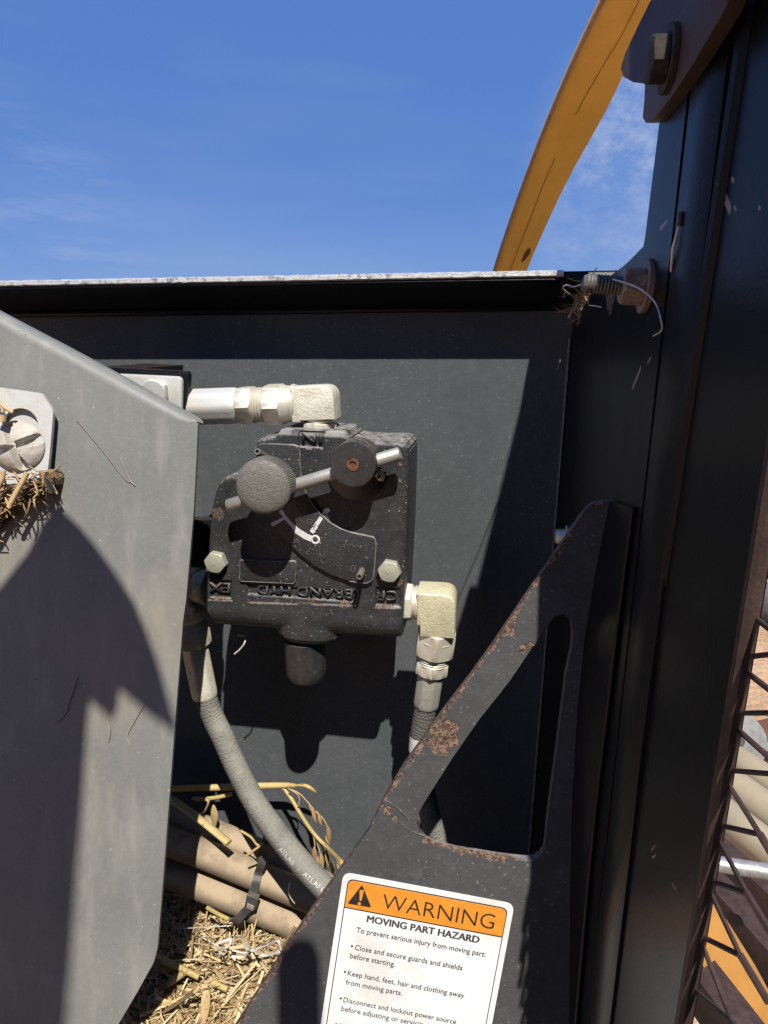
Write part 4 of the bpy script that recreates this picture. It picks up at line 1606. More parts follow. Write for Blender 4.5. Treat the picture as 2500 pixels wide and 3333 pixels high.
# ---------------------------------------------------------------- black bracket with a pale washer plate, behind the grey plate
bk = thing('hose_bracket', 'black plate bracket with a pale washer plate and bolt above the hose end', 'bracket', tuple(at(560, 1300, .0)))
YB = .008
bm = prism([at(290, 1190, YB), at(590, 1207, YB), at(606, 1210, YB), at(612, 1222, YB), at(598, 1420, YB), at(290, 1420, YB)], Vector((0, .006, 0)), .0008)
finish('bracket_plate', bm, FRAME_BLACK, bk, 30)
finish('bracket_leg', prism([at(290, 1195, YB+.0062), at(420, 1202, YB+.0062), at(420, 1420, YB+.0062), at(290, 1420, YB+.0062)], Vector((0, .0835, 0))), FRAME_BLACK, bk, 30)
wp = rounded([at(370, 1216, YB-.003), at(592, 1226, YB-.003), at(588, 1420, YB-.003), at(360, 1420, YB-.003)], .004)
finish('washer_plate', prism(wp, Vector((0, .0028, 0)), .0006), ZINC_PALE, bk, 30)
hb_ = at(508, 1275, YB-.003)
finish('hex_head', hexnut(hb_, Vector((.12, -1, -.06)), .0065, .0094, turn=.5), ZINC_PALE, bk, 25)

# ---------------------------------------------------------------- guard plate with diagonal bar, and its warning label
LP0 = Vector((.0511, -.1250, -.1499))
_a, _b = math.radians(4), math.radians(6)
LN = Vector((math.sin(_a), -math.cos(_a)*math.cos(_b), math.sin(_b))).normalized()


def on_guard(px, py, out=0.0):
    return at_plane(px, py, LP0, LN) + LN*out


guard = thing('guard_plate', 'black guard plate with cut-out and rusty diagonal bar bolted to the post', 'guard plate', tuple(on_guard(1400, 3400)))
left_px = [(1896, 1673), (1850, 1740), (1750, 1885), (1603, 2102), (1530, 2203), (1444, 2314), (1309, 2502), (1250, 2602), (1203, 2700), (1116, 2822), (1012, 2968), (913, 3113), (795, 3299), (640, 3540)]
fold_px = [(1985, 1630), (1940, 1850), (1905, 2060), (1880, 2300), (1862, 2600), (1856, 2900), (1852, 3333), (1850, 3540)]
side_px = [(2074, 1652), (2045, 1870), (2018, 2080), (1992, 2300), (1955, 2600), (1925, 2900), (1886, 3333), (1870, 3540)]
g_out = [(1985, 1630), (1955, 1631), (1930, 1640), (1912, 1654)] + left_px + fold_px[:0:-1]
win = [(1744, 2091), (1661, 2214), (1559, 2343), (1473, 2467), (1415, 2558), (1376, 2620), (1361, 2650), (1358, 2680), (1366, 2712), (1385, 2737), (1412, 2752), (1482, 2770), (1627, 2794), (1714, 2804), (1738, 2801), (1758, 2788), (1772, 2768), (1777, 2729), (1782, 2667), (1814, 2431), (1843, 2196), (1861, 2114), (1866, 2060), (1856, 2015), (1832, 1998), (1805, 2008)]
RUSTP = []
for (x, y), rr_ in (((1444, 2392), .0068), ((1432, 2420), .0060), ((1462, 2372), .0045), ((1655, 2050), .0030), ((1703, 2112), .0022), ((1726, 2098), .0016), ((1285, 2665), .0018), ((1262, 2640), .0022), ((1500, 2776), .0016), ((1640, 2800), .0018), ((1560, 2786), .0012), ((1945, 1640), .0022)):
    RUSTP.append(tuple(on_guard(x, y)) + (rr_,))
SEGS = [(on_guard(*left_px[i], -.0015), on_guard(*left_px[j], -.0015), .0021) for i, j in ((1, 3), (3, 5), (5, 7), (7, 10), (10, 13))]
SEGS += [(on_guard(*win[9], -.002), on_guard(*win[12], -.002), .0024), (on_guard(*win[12], -.002), on_guard(*win[16], -.002), .0024), (on_guard(*win[0], -.002), on_guard(*win[5], -.002), .0014)]
GUARD_BLACK = black_paint('guard plate black paint', (.066, .068, .070), .52, .60, .15, grain=1000, grain_h=.00014, film=.030, dustcol=(.46, .43, .39), rust=RUSTP, rust_amt=.92, wob=.8, rscale=200, segs=SEGS)
bm = bmesh.new()
vo = [bm.verts.new(on_guard(*p)) for p in g_out]
vh = [bm.verts.new(on_guard(*p)) for p in win]
es = [bm.edges.new((l[i], l[(i+1) % len(l)])) for l in (vo, vh) for i in range(len(l))]
bmesh.ops.triangle_fill(bm, edges=es, use_beauty=True, use_dissolve=False)
r_ = bmesh.ops.extrude_face_region(bm, geom=bm.faces[:])
bk_ = [g for g in r_['geom'] if isinstance(g, bmesh.types.BMVert)]
for g in bk_:
    g.co -= LN*.0050
finish('plate', bm, GUARD_BLACK, guard, 30)
# torn paint and weld lines on the bar
for pts, rr_ in (([(1248, 2604), (1275, 2618), (1305, 2640), (1330, 2668)], .0008), ([(1250, 2612), (1280, 2655), (1330, 2700), (1380, 2722)], .0006), ([(1625, 2072), (1665, 2074), (1690, 2092), (1712, 2114), (1742, 2098)], .0005), ([(1400, 2455), (1430, 2460), (1465, 2462)], .0004)):
    finish('weld_bead', tube(spline([on_guard(x, y, -rr_*.62) for x, y in pts], 6), rr_, 8), GUARD_BLACK, guard, 60)
# the plate folds towards us on the right and is welded to the side plate
bm = bmesh.new()
rows = []
for (fx, fy), (sx_, sy_) in zip(fold_px, side_px):
    a_, b_ = on_guard(fx, fy), on_side(sx_, sy_) + SPN*.0015
    rows.append([bm.verts.new(a_.lerp(b_, t) + LN*.004*math.sin(math.pi*t)*.3) for t in (0, .25, .5, .75, 1)])
for a_, b_ in zip(rows, rows[1:]):
    for i in range(4):
        bm.faces.new((a_[i], a_[i+1], b_[i+1], b_[i]))
finish('folded_flange', bm, FRAME_BLACK, guard, 60)
# weld along that edge
finish('edge_weld', tube([on_side(x, y) + SPN*.0015 for x, y in side_px], .0012, 8), FRAME_BLACK, guard, 60)

label = thing('warning_label', 'white and orange warning sticker about moving part hazard on the guard plate', 'warning label', tuple(LP0))
LU = (on_guard(1675, 2941)-LP0).normalized()
LV = LU.cross(LN).normalized()
if LV.z > 0:
    LV = -LV
LW = .0877
LH = .125


def lab(u, v, out):
    return LP0 + LU*u + LV*v + LN*out


def uv_of(x, y):
    d = on_guard(*g5(x, y)) - LP0
    return d.dot(LU), d.dot(LV)


def rrect(u0, v0, u1, v1, r, out):
    return rounded([lab(u0, v0, out), lab(u1, v0, out), lab(u1, v1, out), lab(u0, v1, out)], r, 6)


finish('sticker', prism(rrect(0, 0, LW, LH, .0045, .0006), -LN*.0005), LABEL_WHITE, label)
u0, v0 = uv_of(268, 348)
inset = max(u0, .0028)
finish('border', prism(rrect(inset, inset, LW-inset, LH-inset, .0035, .0008), -LN*.0004), LABEL_INK, label)
finish('inner_field', prism(rrect(inset+.0005, inset+.0005, LW-inset-.0005, LH-inset-.0005, .0031, .0010), -LN*.0004), LABEL_WHITE, label)
hv = uv_of(250, 512)[1]
hd = rounded([lab(inset+.0005, inset+.0005, .0012), lab(LW-inset-.0005, inset+.0005, .0012), lab(LW-inset-.0005, hv, .0012), lab(inset+.0005, hv, .0012)], [.0031, .0031, 0, 0], 6)
header = finish('orange_header', prism(hd, -LN*.0004), LABEL_ORANGE, label)
finish('header_rule', prism([lab(inset+.0003, hv-.0002, .0013), lab(LW-inset-.0003, hv-.0002, .0013), lab(LW-inset-.0003, hv+.0003, .0013), lab(inset+.0003, hv+.0003, .0013)], -LN*.0003), LABEL_INK, label)
tri = [(372, 362), (434, 515), (274, 488)]
finish('alert_triangle', prism(rounded([lab(*uv_of(*p), .00135) for p in tri], .0011, 4), -LN*.0003), LABEL_INK, label)
em = [uv_of(*p) for p in ((356, 395), (386, 398), (368, 470), (356, 468))]
bm = prism(rounded([lab(u, v, .0015) for u, v in em], .0005, 4), -LN*.0002)
prism([lab(uv_of(354, 489)[0]+.00085*math.cos(t), uv_of(354, 489)[1]+.00085*math.sin(t), .0015) for t in np.linspace(0, 2*math.pi, 15)[:-1]], -LN*.0002, bm=bm)
finish('exclamation_mark', bm, LABEL_ORANGE, label)
for s, (xa, ya), xb, hgt, ink, wgt, nm in (
        ('WARNING', (503, 518), 1256, .0088, LABEL_INK, -.012, 'heading'),
        ('MOVING PART HAZARD', (402, 608), 1156, .0040, LABEL_GREY_INK, 0, 'subheading'),
        ('To prevent serious injury from moving part:', (333, 678), 1203, .0031, LABEL_GREY_INK, .003, 'printed_line'),
        ('Close and secure guards and shields', (323, 796), 1047, .0031, LABEL_GREY_INK, .003, 'printed_line'),
        ('before starting.', (290, 852), 594, .0031, LABEL_GREY_INK, .003, 'printed_line'),
        ('Keep hand, feet, hair and clothing away', (274, 968), 1060, .0031, LABEL_GREY_INK, .003, 'printed_line'),
        ('from moving parts.', (261, 1030), 642, .0031, LABEL_GREY_INK, .003, 'printed_line'),
        ('Disconnect and lockout power source', (246, 1148), 1006, .0031, LABEL_GREY_INK, .003, 'printed_line'),
        ('before adjusting or servicing', (232, 1206), 807, .0031, LABEL_GREY_INK, .003, 'printed_line'),
        ('Do', (217, 1325), 272, .0031, LABEL_GREY_INK, .003, 'printed_line')):
    ua, va = uv_of(xa, ya)
    ub, vb = uv_of(xb, ya + (xb-xa)*.178)
    for k_ in range(4 if nm == 'subheading' else 1):       # the bold line is struck several times, a hair apart
        lettering(s, lab(ua + k_*.00013, va, .00155 + k_*.00002), LU, -LV, LN, width=ub-ua, height=hgt, mat=ink, parent=label, name=nm, weight=wgt)
for x, y in ((304, 777), (257, 950), (229, 1128), (198, 1303)):
    u, v = uv_of(x, y)
    finish('bullet', prism([lab(u+.0006*math.cos(t), v+.0006*math.sin(t), .0012) for t in np.linspace(0, 2*math.pi, 13)[:-1]], -LN*.0002), LABEL_GREY_INK, label)

# ---------------------------------------------------------------- straw lying on the shelf
random.seed(11)
pile_bm = bmesh.new()


def pile_z(x, y):
    return -.356 + .014*mnoise.noise(Vector((x*14, y*14, 2))) + .008*mnoise.noise(Vector((x*40, y*40, 5)))


nxp, nyp = 70, 40
pv = {}
for i in range(nxp):
    for j in range(nyp):
        x = -.46 + i*.62/(nxp-1)
        y = -.155 + j*.243/(nyp-1)
        pv[i, j] = pile_bm.verts.new((x, y, pile_z(x, y)-.006))
for i in range(nxp-1):
    for j in range(nyp-1):
        f = pile_bm.faces.new((pv[i, j], pv[i+1, j], pv[i+1, j+1], pv[i, j+1]))
        f.material_index = 1
for n in range(15000):
    x = random.uniform(-.40, .12)
    y = random.uniform(-.15, .085)
    z = pile_z(x, y) + random.uniform(-.006, .008)
    th = random.uniform(0, 2*math.pi)
    el = random.gauss(0, .38)
    d = Vector((math.cos(th)*math.cos(el), math.sin(th)*math.cos(el), math.sin(el)))
    l = random.choice((.008, .014, .022, .035, .055))*random.uniform(.7, 1.3)
    w_ = random.choice((.0002, .0003, .0003, .0004, .0004, .0006, .0008, .0012))
    up_v = Vector((random.uniform(-.5, .5), random.uniform(-.5, .5), 1)).normalized()
    s_ = d.cross(up_v).normalized()*w_
    p = Vector((x, y, z))
    a, b, c = p - d*l*.5, p + up_v*l*random.uniform(-.05, .08), p + d*l*.5
    t_ = up_v*w_*.5
    ring3 = [[pile_bm.verts.new(q + o2) for o2 in (s_, t_, -s_)] for q in (a, b, c)]
    for r0, r1 in zip(ring3, ring3[1:]):
        for k_ in range(2):
            pile_bm.faces.new((r0[k_], r0[k_+1], r1[k_+1], r1[k_]))
pile = finish('straw_pile', pile_bm, None, None, 60, recalc=False)
pile.data.materials.append(STRAW)
pile.data.materials.append(CHAFF)
tag(pile, 'loose straw and chaff heaped on the shelf below the hoses', 'straw', kind='stuff')


def stalk(label, pts, r, mat, cat='straw', name='straw', segs=8, taper=None, flat=1.0, per=6):
    o_ = strand(name, pts, r, mat, None, segs, per, taper, flat)
    tag(o_, label, cat)
    return o_


def q4(x, y, Y):
    return at(*g4(x, y), Y)


stalk('thick yellow straw with a cut end lying on the top hose', [q4(-150, 330, .03), q4(130, 475, .028), q4(300, 590, .024), q4(440, 700, .018), q4(580, 815, .010)], .0034, STRAW_YELLOW, segs=10, flat=.6)
stalk('bright yellow straw piece in front of the pile, left half', [q4(30, 1690, -.02), q4(230, 1790, -.03), q4(350, 1850, -.032)], .0022, STRAW_YELLOW)
stalk('bright yellow short straw near the edge of the guard plate', [q4(455, 1890, -.035), q4(570, 1945, -.037)], .0022, STRAW_YELLOW)
stalk('long brown straw running up right out of the shade', [q4(-250, 2100, -.03), q4(0, 1975, -.03), q4(130, 1890, -.03), q4(240, 1810, -.03)], .0026, STRAW)
stalk('yellowish straw under the lower hose beside the tie', [q4(415, 1315, .012), q4(500, 1365, .004), q4(580, 1405, .0)], .0016, STRAW_YELLOW)
stalk('broad pale straw crossing the pile at the bottom edge', [q4(90, 2110, -.05), q4(200, 2040, -.055), q4(330, 1950, -.06)], .0030, STRAW, flat=.4)
stalk('wide dry leaf blade standing up in the pile', [q4(395, 1900, -.04), q4(405, 2000, -.045), q4(395, 2120, -.05), q4(370, 2240, -.055)], .0030, STRAW_DARK, flat=.25, taper=.5)
stalk('pale straw splinter standing at the edge of the guard plate', [q4(990, 1620, -.02), q4(1050, 1530, -.03), q4(1100, 1450, -.036)], .0011, STRAW)
stalk('thin pale fibre lying across the middle hose', [q4(1050, 1120, .008), q4(1045, 1190, .009), q4(1060, 1240, .010), q4(1090, 1280, .011)], .0007, TWINE)
stalk('white hair-thin fibre stretched across the straw', [q4(200, 1475, .0), q4(400, 1466, -.01), q4(600, 1452, -.01)], .0004, TWINE)
stalk('thin straw lying between the top hose and the tie', [q4(670, 720, .006), q4(750, 770, .006), q4(800, 830, .006), q4(850, 815, .006), q4(720, 910, .004)], .0009, STRAW)
# matted fibres and rusty dirt in the top corner
cn = thing('corner_debris', 'matted brown fibres lodged in the rusty top corner by the bolt', 'debris', tuple(at(1910, 960, .07)))
random.seed(9)


def _corner():
    p = at(random.gauss(1915, 32), random.gauss(985, 26), .066 + random.uniform(-.012, .014))
    return p, Vector((random.uniform(-1, .7), random.uniform(-.6, .3), random.uniform(-1, .5))).normalized()


straw_bits(130, _corner, .00045, STRAW_DARK, cn, 'fibres', (.004, .016))
# white twine tangle
random.seed(5)
for i, (lab_, pts) in enumerate((
        ('long pale twine crossing the straw towards the guard plate', [(610, 1640), (700, 1660), (800, 1630), (880, 1600), (960, 1570), (985, 1640)]),
        ('looped pale twine at the top of the straw tangle', [(470, 1600), (540, 1570), (600, 1560), (570, 1620), (500, 1640), (540, 1680)]),
        ('pale twine bent in a sharp angle right of the loop', [(640, 1530), (700, 1560), (740, 1640), (700, 1600)]),
        ('pale twine curl lying lowest in the tangle', [(600, 1690), (700, 1690), (760, 1640), (850, 1680), (980, 1650)]),
        ('left loose end of pale twine near the shade', [(350, 1560), (400, 1530), (430, 1590), (470, 1540)]))):
    stalk(lab_, [q4(x, y, -.030 + .004*math.sin(x)) for x, y in pts], .0009 + .0003*(i % 2), TWINE, 'twine', 'twine', 6, per=8, flat=.5)

# oat stalk crossing behind the curved hose, with its hanging head
oat = thing('oat_stalk', 'spotted dry oat stalk with drooping seed head behind the curved hose', 'oat stalk', tuple(q4(600, 390, .06)))
YO = .070
strand('stem', [q4(-60, 400, .03), q4(130, 395, .045), q4(400, 390, YO), q4(700, 378, YO), q4(1000, 370, YO), q4(1090, 372, YO-.004)], .0028, STRAW_SPOTTED, oat, 10, 8, taper=.45)
strand('stem_tip', [q4(1080, 372, YO-.004), q4(1165, 372, YO-.006), q4(1215, 395, YO-.006), q4(1252, 425, YO-.004)], .0016, STRAW_SPOTTED, oat, 8, 6, taper=.6)
strand('branch', [q4(1000, 392, YO), q4(1060, 470, YO-.004), q4(1120, 570, YO-.008), q4(1190, 680, YO-.010), q4(1260, 770, YO-.012), q4(1340, 850, YO-.02), q4(1450, 960, YO-.05)], .0016, STRAW_YELLOW, oat, 8, 8)
for pts in ([(1040, 395), (1120, 430), (1180, 490), (1240, 560), (1310, 630), (1340, 700), (1345, 780)], [(1050, 400), (1110, 440), (1125, 480), (1115, 530)], [(1195, 500), (1215, 560), (1240, 620)], [(1260, 570), (1280, 610), (1290, 640)], [(1180, 650), (1215, 720), (1240, 800), (1245, 880)], [(1250, 770), (1275, 860), (1300, 940)], [(1320, 830), (1360, 930), (1385, 1010)]):
    strand('pedicel', [q4(x, y, YO-.010) for x, y in pts], .0006, STRAW, oat, 5, 5)


def spikelet(x, y, dx, dy, L, w, Y):
    a, b = q4(x, y, Y), q4(x+dx, y+dy, Y-.002)
    d = (b-a).normalized()
    path_ = [a.lerp(b, t) for t in np.linspace(0, 1, 9)]
    rr_ = [w*math.sin(math.pi*min(1, .06+t*.94))**.8*(1-.35*t)+.0002 for t in np.linspace(0, 1, 9)]
    return finish('spikelet', tube(path_, rr_, 8, flat=.6), STRAW, oat, 60)


for s_ in ((1225, 540, 30, 120, 0, .0024), (1275, 590, 20, 90, 0, .0018), (1345, 690, 10, 130, 0, .0024), (1240, 850, 0, 110, 0, .0024), (1290, 900, 20, 120, 0, .0026), (1330, 870, 20, 130, 0, .0022), (1375, 960, 0, 110, 0, .0024), (1400, 900, 50, 100, 0, .0020), (1255, 910, 40, 110, 0, .0020), (1420, 960, 20, 80, 0, .0018), (1330, 760, 25, 70, 0, .0016)):
    spikelet(s_[0], s_[1], s_[2], s_[3], 0, s_[5], YO-.012)
stalk('small yellow straw pointing right below the oat stalk', [q4(330, 480, .055), q4(480, 465, .055), q4(600, 438, .055)], .0017, STRAW_YELLOW)
stalk('dry leaf standing upright on the top hose', [q4(462, 520, .035), q4(468, 600, .034), q4(470, 690, .034)], .0030, STRAW, taper=.8, flat=.3)
stalk('drooping dry leaf in the shade left of the upright leaf', [q4(300, 470, .05), q4(420, 480, .05), q4(400, 560, .048), q4(360, 590, .046)], .0022, STRAW_DARK, flat=.3)
# bits of straw lodged in the top corner by the bolt
for lab_, pts in (('pale straw splinter hanging in the rusty corner', [(1880, 985), (1866, 1010), (1850, 1035)]), ('short fibre below the rusty corner', [(1884, 1090), (1882, 1128)]), ('small straw chip stuck in the panel corner', [(1905, 1060), (1914, 1030)])):
    stalk(lab_, [at(x, y, .07) for x, y in pts], .0009, STRAW)
STUCK = plain('dusty grey stem', (.36, .31, .24), .8)
for lab_, pts, r in (('long thin dry stem stuck to the grey plate near its middle', [(250, 1365), (330, 1460), (405, 1555), (430, 1570)], .0005), ('short bristly stem stuck beside the long one on the grey plate', [(392, 1488), (410, 1530), (425, 1562), (440, 1580)], .0008), ('twig stuck in the shaded middle of the grey plate', [(253, 2203), (228, 2280), (214, 2322), (182, 2353)], .0008), ('crooked pale stem on the sunlit strip of the grey plate', [(472, 2290), (440, 2345), (416, 2392), (426, 2424)], .0006), ('brown crusted stem left of the crooked pale one', [(352, 2340), (360, 2372), (355, 2412)], .0009)):
    stalk(lab_, [on_grey(x, y, .0008) for x, y in pts], r*.40, STUCK, segs=6)
ss = strand('spider_thread', [V1(320, 1690, .03), V1(365, 1700, .02), V1(360, 1740, .015), V1(330, 1780, .015), V1(300, 1804, .015)], .0006, TWINE)
tag(ss, 'pale thread hanging under the left foot of the valve', 'thread')

# ---------------------------------------------------------------- yellow arm against the sky
arm = thing('loader_boom', 'curved orange-yellow steel arm rising against the sky', 'loader arm', tuple(at_depth(1690, 1100, 1.26)))
Lp = [(-140, 840), (0, 765), (230, 650), (520, 520), (820, 400), (1120, 290), (1465, 175), (1900, 60)]
Rp = [(-140, 1085), (0, 1035), (190, 965), (430, 870), (680, 745), (900, 610), (1170, 480), (1330, 410), (1465, 352), (1900, 190)]
st_y = [-140, 0, 150, 300, 450, 600, 750, 900, 1050, 1200, 1350, 1465, 1650, 1900]
rowsL, rowsR = [], []
for y in st_y:
    z_ = np.interp(y, [-140, 1465, 1900], [.78, 1.22, 1.34])
    rowsL.append(at_depth(*g7(np.interp(y, [p[0] for p in Lp], [p[1] for p in Lp]), y), z_))
    rowsR.append(at_depth(*g7(np.interp(y, [p[0] for p in Rp], [p[1] for p in Rp]), y), z_))


def smooth_pts(P, n=3):
    for _ in range(n):
        P = [P[0]] + [(P[i-1]+P[i]*2+P[i+1])/4 for i in range(1, len(P)-1)] + [P[-1]]
    return P


rowsL, rowsR = smooth_pts(rowsL, 1), smooth_pts(rowsR, 1)
end_ = rowsL[-1]
rowsL.append(Vector((end_.x, end_.y+.02, GZ)))
rowsR.append(Vector((rowsR[-1].x, rowsR[-1].y+.02, GZ)))
bm = bmesh.new()
R4 = []
for i, (l, r) in enumerate(zip(rowsL, rowsR)):
    t = (rowsL[min(i+1, len(rowsL)-1)]-rowsL[max(i-1, 0)]).normalized()
    n = (r-l).cross(t).normalized()
    if n.y < 0:
        n = -n
    if i == len(rowsL)-1:
        n = Vector((0, 1, 0))
    R4.append([bm.verts.new(p) for p in (l, r, r + n*.014 - (r-l)*.02, l + n*.014 + (r-l)*.03)])
for a, b in zip(R4, R4[1:]):
    for i in range(4):
        j = (i+1) % 4
        bm.faces.new((a[i], b[i], b[j], a[j]))
bm.faces.new(R4[0])
bm.faces.new(R4[-1][::-1])
arm_bar = finish('arm_bar', bm, YELLOW, arm, 30)
bm = tube([p + (q-p)*.012 - Vector((0, .0015, 0)) for p, q in zip(rowsL[:-1], rowsR[:-1])], .0030, 6)
finish('chalky_edge', bm, YELLOW_EDGE, arm, 60)


def arm_pt(x, y):
    z_ = np.interp(y, [-140, 1465, 1900], [.78, 1.22, 1.34])
    return at_depth(*g7(x, y), z_-.0015)


finish('scribed_line', tube([arm_pt(x, y) for x, y in ((990, -40), (965, 0), (870, 190), (760, 370), (690, 490), (620, 620))], .00035, 5), SCRIBE, arm_bar)
finish('scribed_line', tube([arm_pt(x, y) for x, y in ((508, 855), (440, 1010), (380, 1170), (320, 1320), (265, 1465))], .00035, 5), SCRIBE, arm_bar)
finish('grease_smudge', prism([arm_pt(x, y) for x, y in ((362, 1345), (378, 1342), (372, 1370), (345, 1405), (325, 1418), (340, 1375))], Vector((0, .001, 0))), plain('grease', (.17, .085, .02), .5), arm_bar)

# ---------------------------------------------------------------- yard beyond the mesh door
def lying(name, label, cat, p1, p2, r, mat, e0=.3, e1=2.2, group=None, hole=None):
    a, b = at_z(*p1, GZ+r), at_z(*p2, GZ+r)
    d = b-a
    L_ = d.length
    o_ = finish(name, lathe(a - d*e0, d, [(0, r*.85), (0, r*.97), (.004, r), (L_*(1+e0+e1)-.004, r), (L_*(1+e0+e1), r*.97), (L_*(1+e0+e1), r*.85)], 40), mat, None, 40)
    return tag(o_, label, cat, group)


lying('plastic_pipe', 'cream plastic pipe on the sand, farthest of the three behind the mesh', 'pipe', (2395, 2478), (2560, 2590), .052, CREAM, .02, 3, 'cream pipes on the sand')
lying('plastic_pipe', 'cream plastic pipe on the sand, middle one of the three behind the mesh', 'pipe', (2372, 2555), (2560, 2690), .056, CREAM, .6, 3, 'cream pipes on the sand')
lying('plastic_pipe', 'cream plastic pipe on the sand, nearest of the three behind the mesh', 'pipe', (2350, 2650), (2560, 2815), .052, CREAM, .8, 3, 'cream pipes on the sand')
rail = thing('tow_frame', 'dark brown steel tow frame lying on the sand behind the mesh', 'tow frame', tuple(at_z(2420, 3000, GZ)))


def beam(name, p1, p2, zh, w_, h_, mat, parent, e0=.4, e1=.6):
    a, b = at_z(*p1, zh), at_z(*p2, zh)
    d = (b-a)
    m = a + d*(.5+(e1-e0)*.5)
    u = d*(.5+(e0+e1)*.5)
    s_ = d.cross(Vector((0, 0, 1))).normalized()*w_
    return finish(name, box_between(m, u, s_, Vector((0, 0, h_)), .002), mat, parent, 30)


beam('rail', (2330, 2905), (2500, 3095), -.95, .026, .03, RAIL_BROWN, rail)
beam('rail', (2215, 3110), (2380, 3333), -.75, .022, .03, RAIL_BROWN, rail)
beam('rail', (2360, 2790), (2540, 2960), -1.10, .022, .03, RAIL_BROWN, rail)
finish('frame_leg', box_between(at_z(2520, 3110, -.95) + Vector((0, 0, -.15)), Vector((.02, 0, 0)), Vector((0, .02, 0)), Vector((0, 0, .149)), .002), RAIL_BROWN, rail)
pr_ = [at_depth(2210, 2795, 1.15), at_depth(2334, 2812, 1.15), at_depth(2500, 2838, 1.13), at_depth(2700, 2870, 1.10)]
ro = finish('galvanised_rod', tube(pr_, .0125, 20), PIPE_GREY, None, 60)
tag(ro, 'grey galvanised rod crossing behind the mesh door', 'rod')
ya = thing('yellow_guard', 'curved orange steel guard low behind the mesh door', 'guard', tuple(at_depth(2400, 3200, 1.0)))
cl2 = [(2190, 2880), (2250, 2960), (2320, 3070), (2395, 3190), (2460, 3310), (2515, 3420), (2570, 3550)]
bm = bmesh.new()
rr4 = []
for i, (x, y) in enumerate(cl2):
    t = Vector((cl2[min(i+1, 6)][0]-cl2[max(i-1, 0)][0], cl2[min(i+1, 6)][1]-cl2[max(i-1, 0)][1])).normalized()
    wpx = 66
    z_ = 1.0
    l = at_depth(x + t.y*wpx, y - t.x*wpx, z_+.02)
    r = at_depth(x - t.y*wpx, y + t.x*wpx, z_-.02)
    rr4.append([bm.verts.new(p) for p in (l, r, r + Vector((.01, .02, -.01)), l + Vector((.01, .02, -.01)))])
for a, b in zip(rr4, rr4[1:]):
    for i in range(4):
        j = (i+1) % 4
        bm.faces.new((a[i], b[i], b[j], a[j]))
bm.faces.new(rr4[0])
bm.faces.new(rr4[-1][::-1])
finish('guard_band', bm, plain('faded orange paint', (.46, .22, .05), .5, var=.15, scale=20), ya, 30)
finish('guard_edge', tube([at_depth(x + 40, y - 36, 1.06) for x, y in cl2], .006, 8), RAIL_BROWN, ya, 60)
dsk = thing('disc_blade', 'pale grey steel disc standing on the sand behind the mesh', 'disc', tuple(at_z(2400, 2470, GZ)))
c_ = at_z(2385, 2490, GZ) + Vector((0, 0, .09))
nd_ = (CAM - c_).normalized() + Vector((.25, 0, 0))
finish('disc', lathe(c_, nd_, [(0, .095), (.003, .095), (.012, .06), (.016, .02), (.016, .012), (.004, .011)], 48), plain('weathered disc steel', (.20, .20, .19), .6), dsk, 50)
finish('hub', lathe(c_ - nd_.normalized()*.02, nd_, [(0, .02), (.045, .02)], 24), RAIL_BROWN, dsk)
blk = thing('axle_block', 'rusty brown axle block beside the grey disc', 'axle', tuple(at_z(2500, 2470, GZ)))
c_ = at_z(2520, 2450, GZ) + Vector((0, 0, .05))
finish('block', box_between(c_, Vector((.085, .05, 0)), Vector((-.03, .05, 0)), Vector((0, 0, .05)), .006), RUST, blk, 30)
finish('bolt', hexnut(c_ + Vector((-.055, -.085, .02)), Vector((-.2, -1, .2)), .012, .016), ZINC_PALE, blk)
# far things along the right margin
tyre = thing('tyre', 'grey weathered tyre lying on the sand at the right margin', 'tyre', tuple(at_z(2520, 1985, GZ)))
c_ = at_z(2540, 1975, GZ)
finish('tread', lathe(c_, Vector((0, 0, 1)), [(0, .20), (0, .30), (.03, .335), (.09, .34), (.15, .335), (.18, .30), (.18, .20), (.15, .18), (.03, .18), (0, .20)], 48, cap=False), plain('grey tyre', (.11, .105, .11), .8, var=.3, scale=40), tyre, 50)
bin_ = thing('feed_bin', 'pale teal feed bin standing beyond the tyre', 'bin', tuple(at_z(2510, 1925, GZ)))
c_ = at_z(2530, 1925, GZ)
finish('bin_shell', box_between(c_ + Vector((0, 0, .09)), Vector((.32, 0, 0)), Vector((0, .25, 0)), Vector((0, 0, .089)), .03), plain('teal plastic', (.30, .38, .40), .5), bin_)
finish('bin_rim', box_between(c_ + Vector((0, 0, .19)), Vector((.34, 0, 0)), Vector((0, .27, 0)), Vector((0, 0, .012)), .006), plain('teal rim', (.22, .29, .31), .5), bin_)
bush = thing('shrub', 'small dark shrub with pink flowers far off at the right margin', 'shrub', tuple(at_z(2540, 1880, GZ)))
c_ = at_z(2545, 1880, GZ)
random.seed(21)
bm = bmesh.new()
bmf = bmesh.new()
for i in range(900):
    p = Vector((random.gauss(0, .28), random.gauss(0, .28), abs(random.gauss(.3, .16))))
    n = Vector((random.uniform(-1, 1), random.uniform(-1, 1), random.uniform(-.3, 1))).normalized()
    a, b = frame_of(n)
    s_ = random.uniform(.02, .04)
    tgt = bmf if random.random() < .06 else bm
    tgt.faces.new([tgt.verts.new(c_ + p + a*s_*x + b*s_*y*.6) for x, y in ((-1, 0), (0, -1), (1, 0), (0, 1))])
finish('leaves', bm, plain('dark leaves', (.03, .045, .018), .6), bush, None, recalc=False)
finish('flowers', bmf, plain('pink petals', (.55, .10, .25), .6), bush, None, recalc=False)
for i in range(7):
    th = i*.9
    finish('stem', tube([c_, c_ + Vector((math.cos(th)*.08, math.sin(th)*.08, .2)), c_ + Vector((math.cos(th)*.22, math.sin(th)*.22, .42))], [.012, .009, .004], 6), RAIL_BROWN, bush)

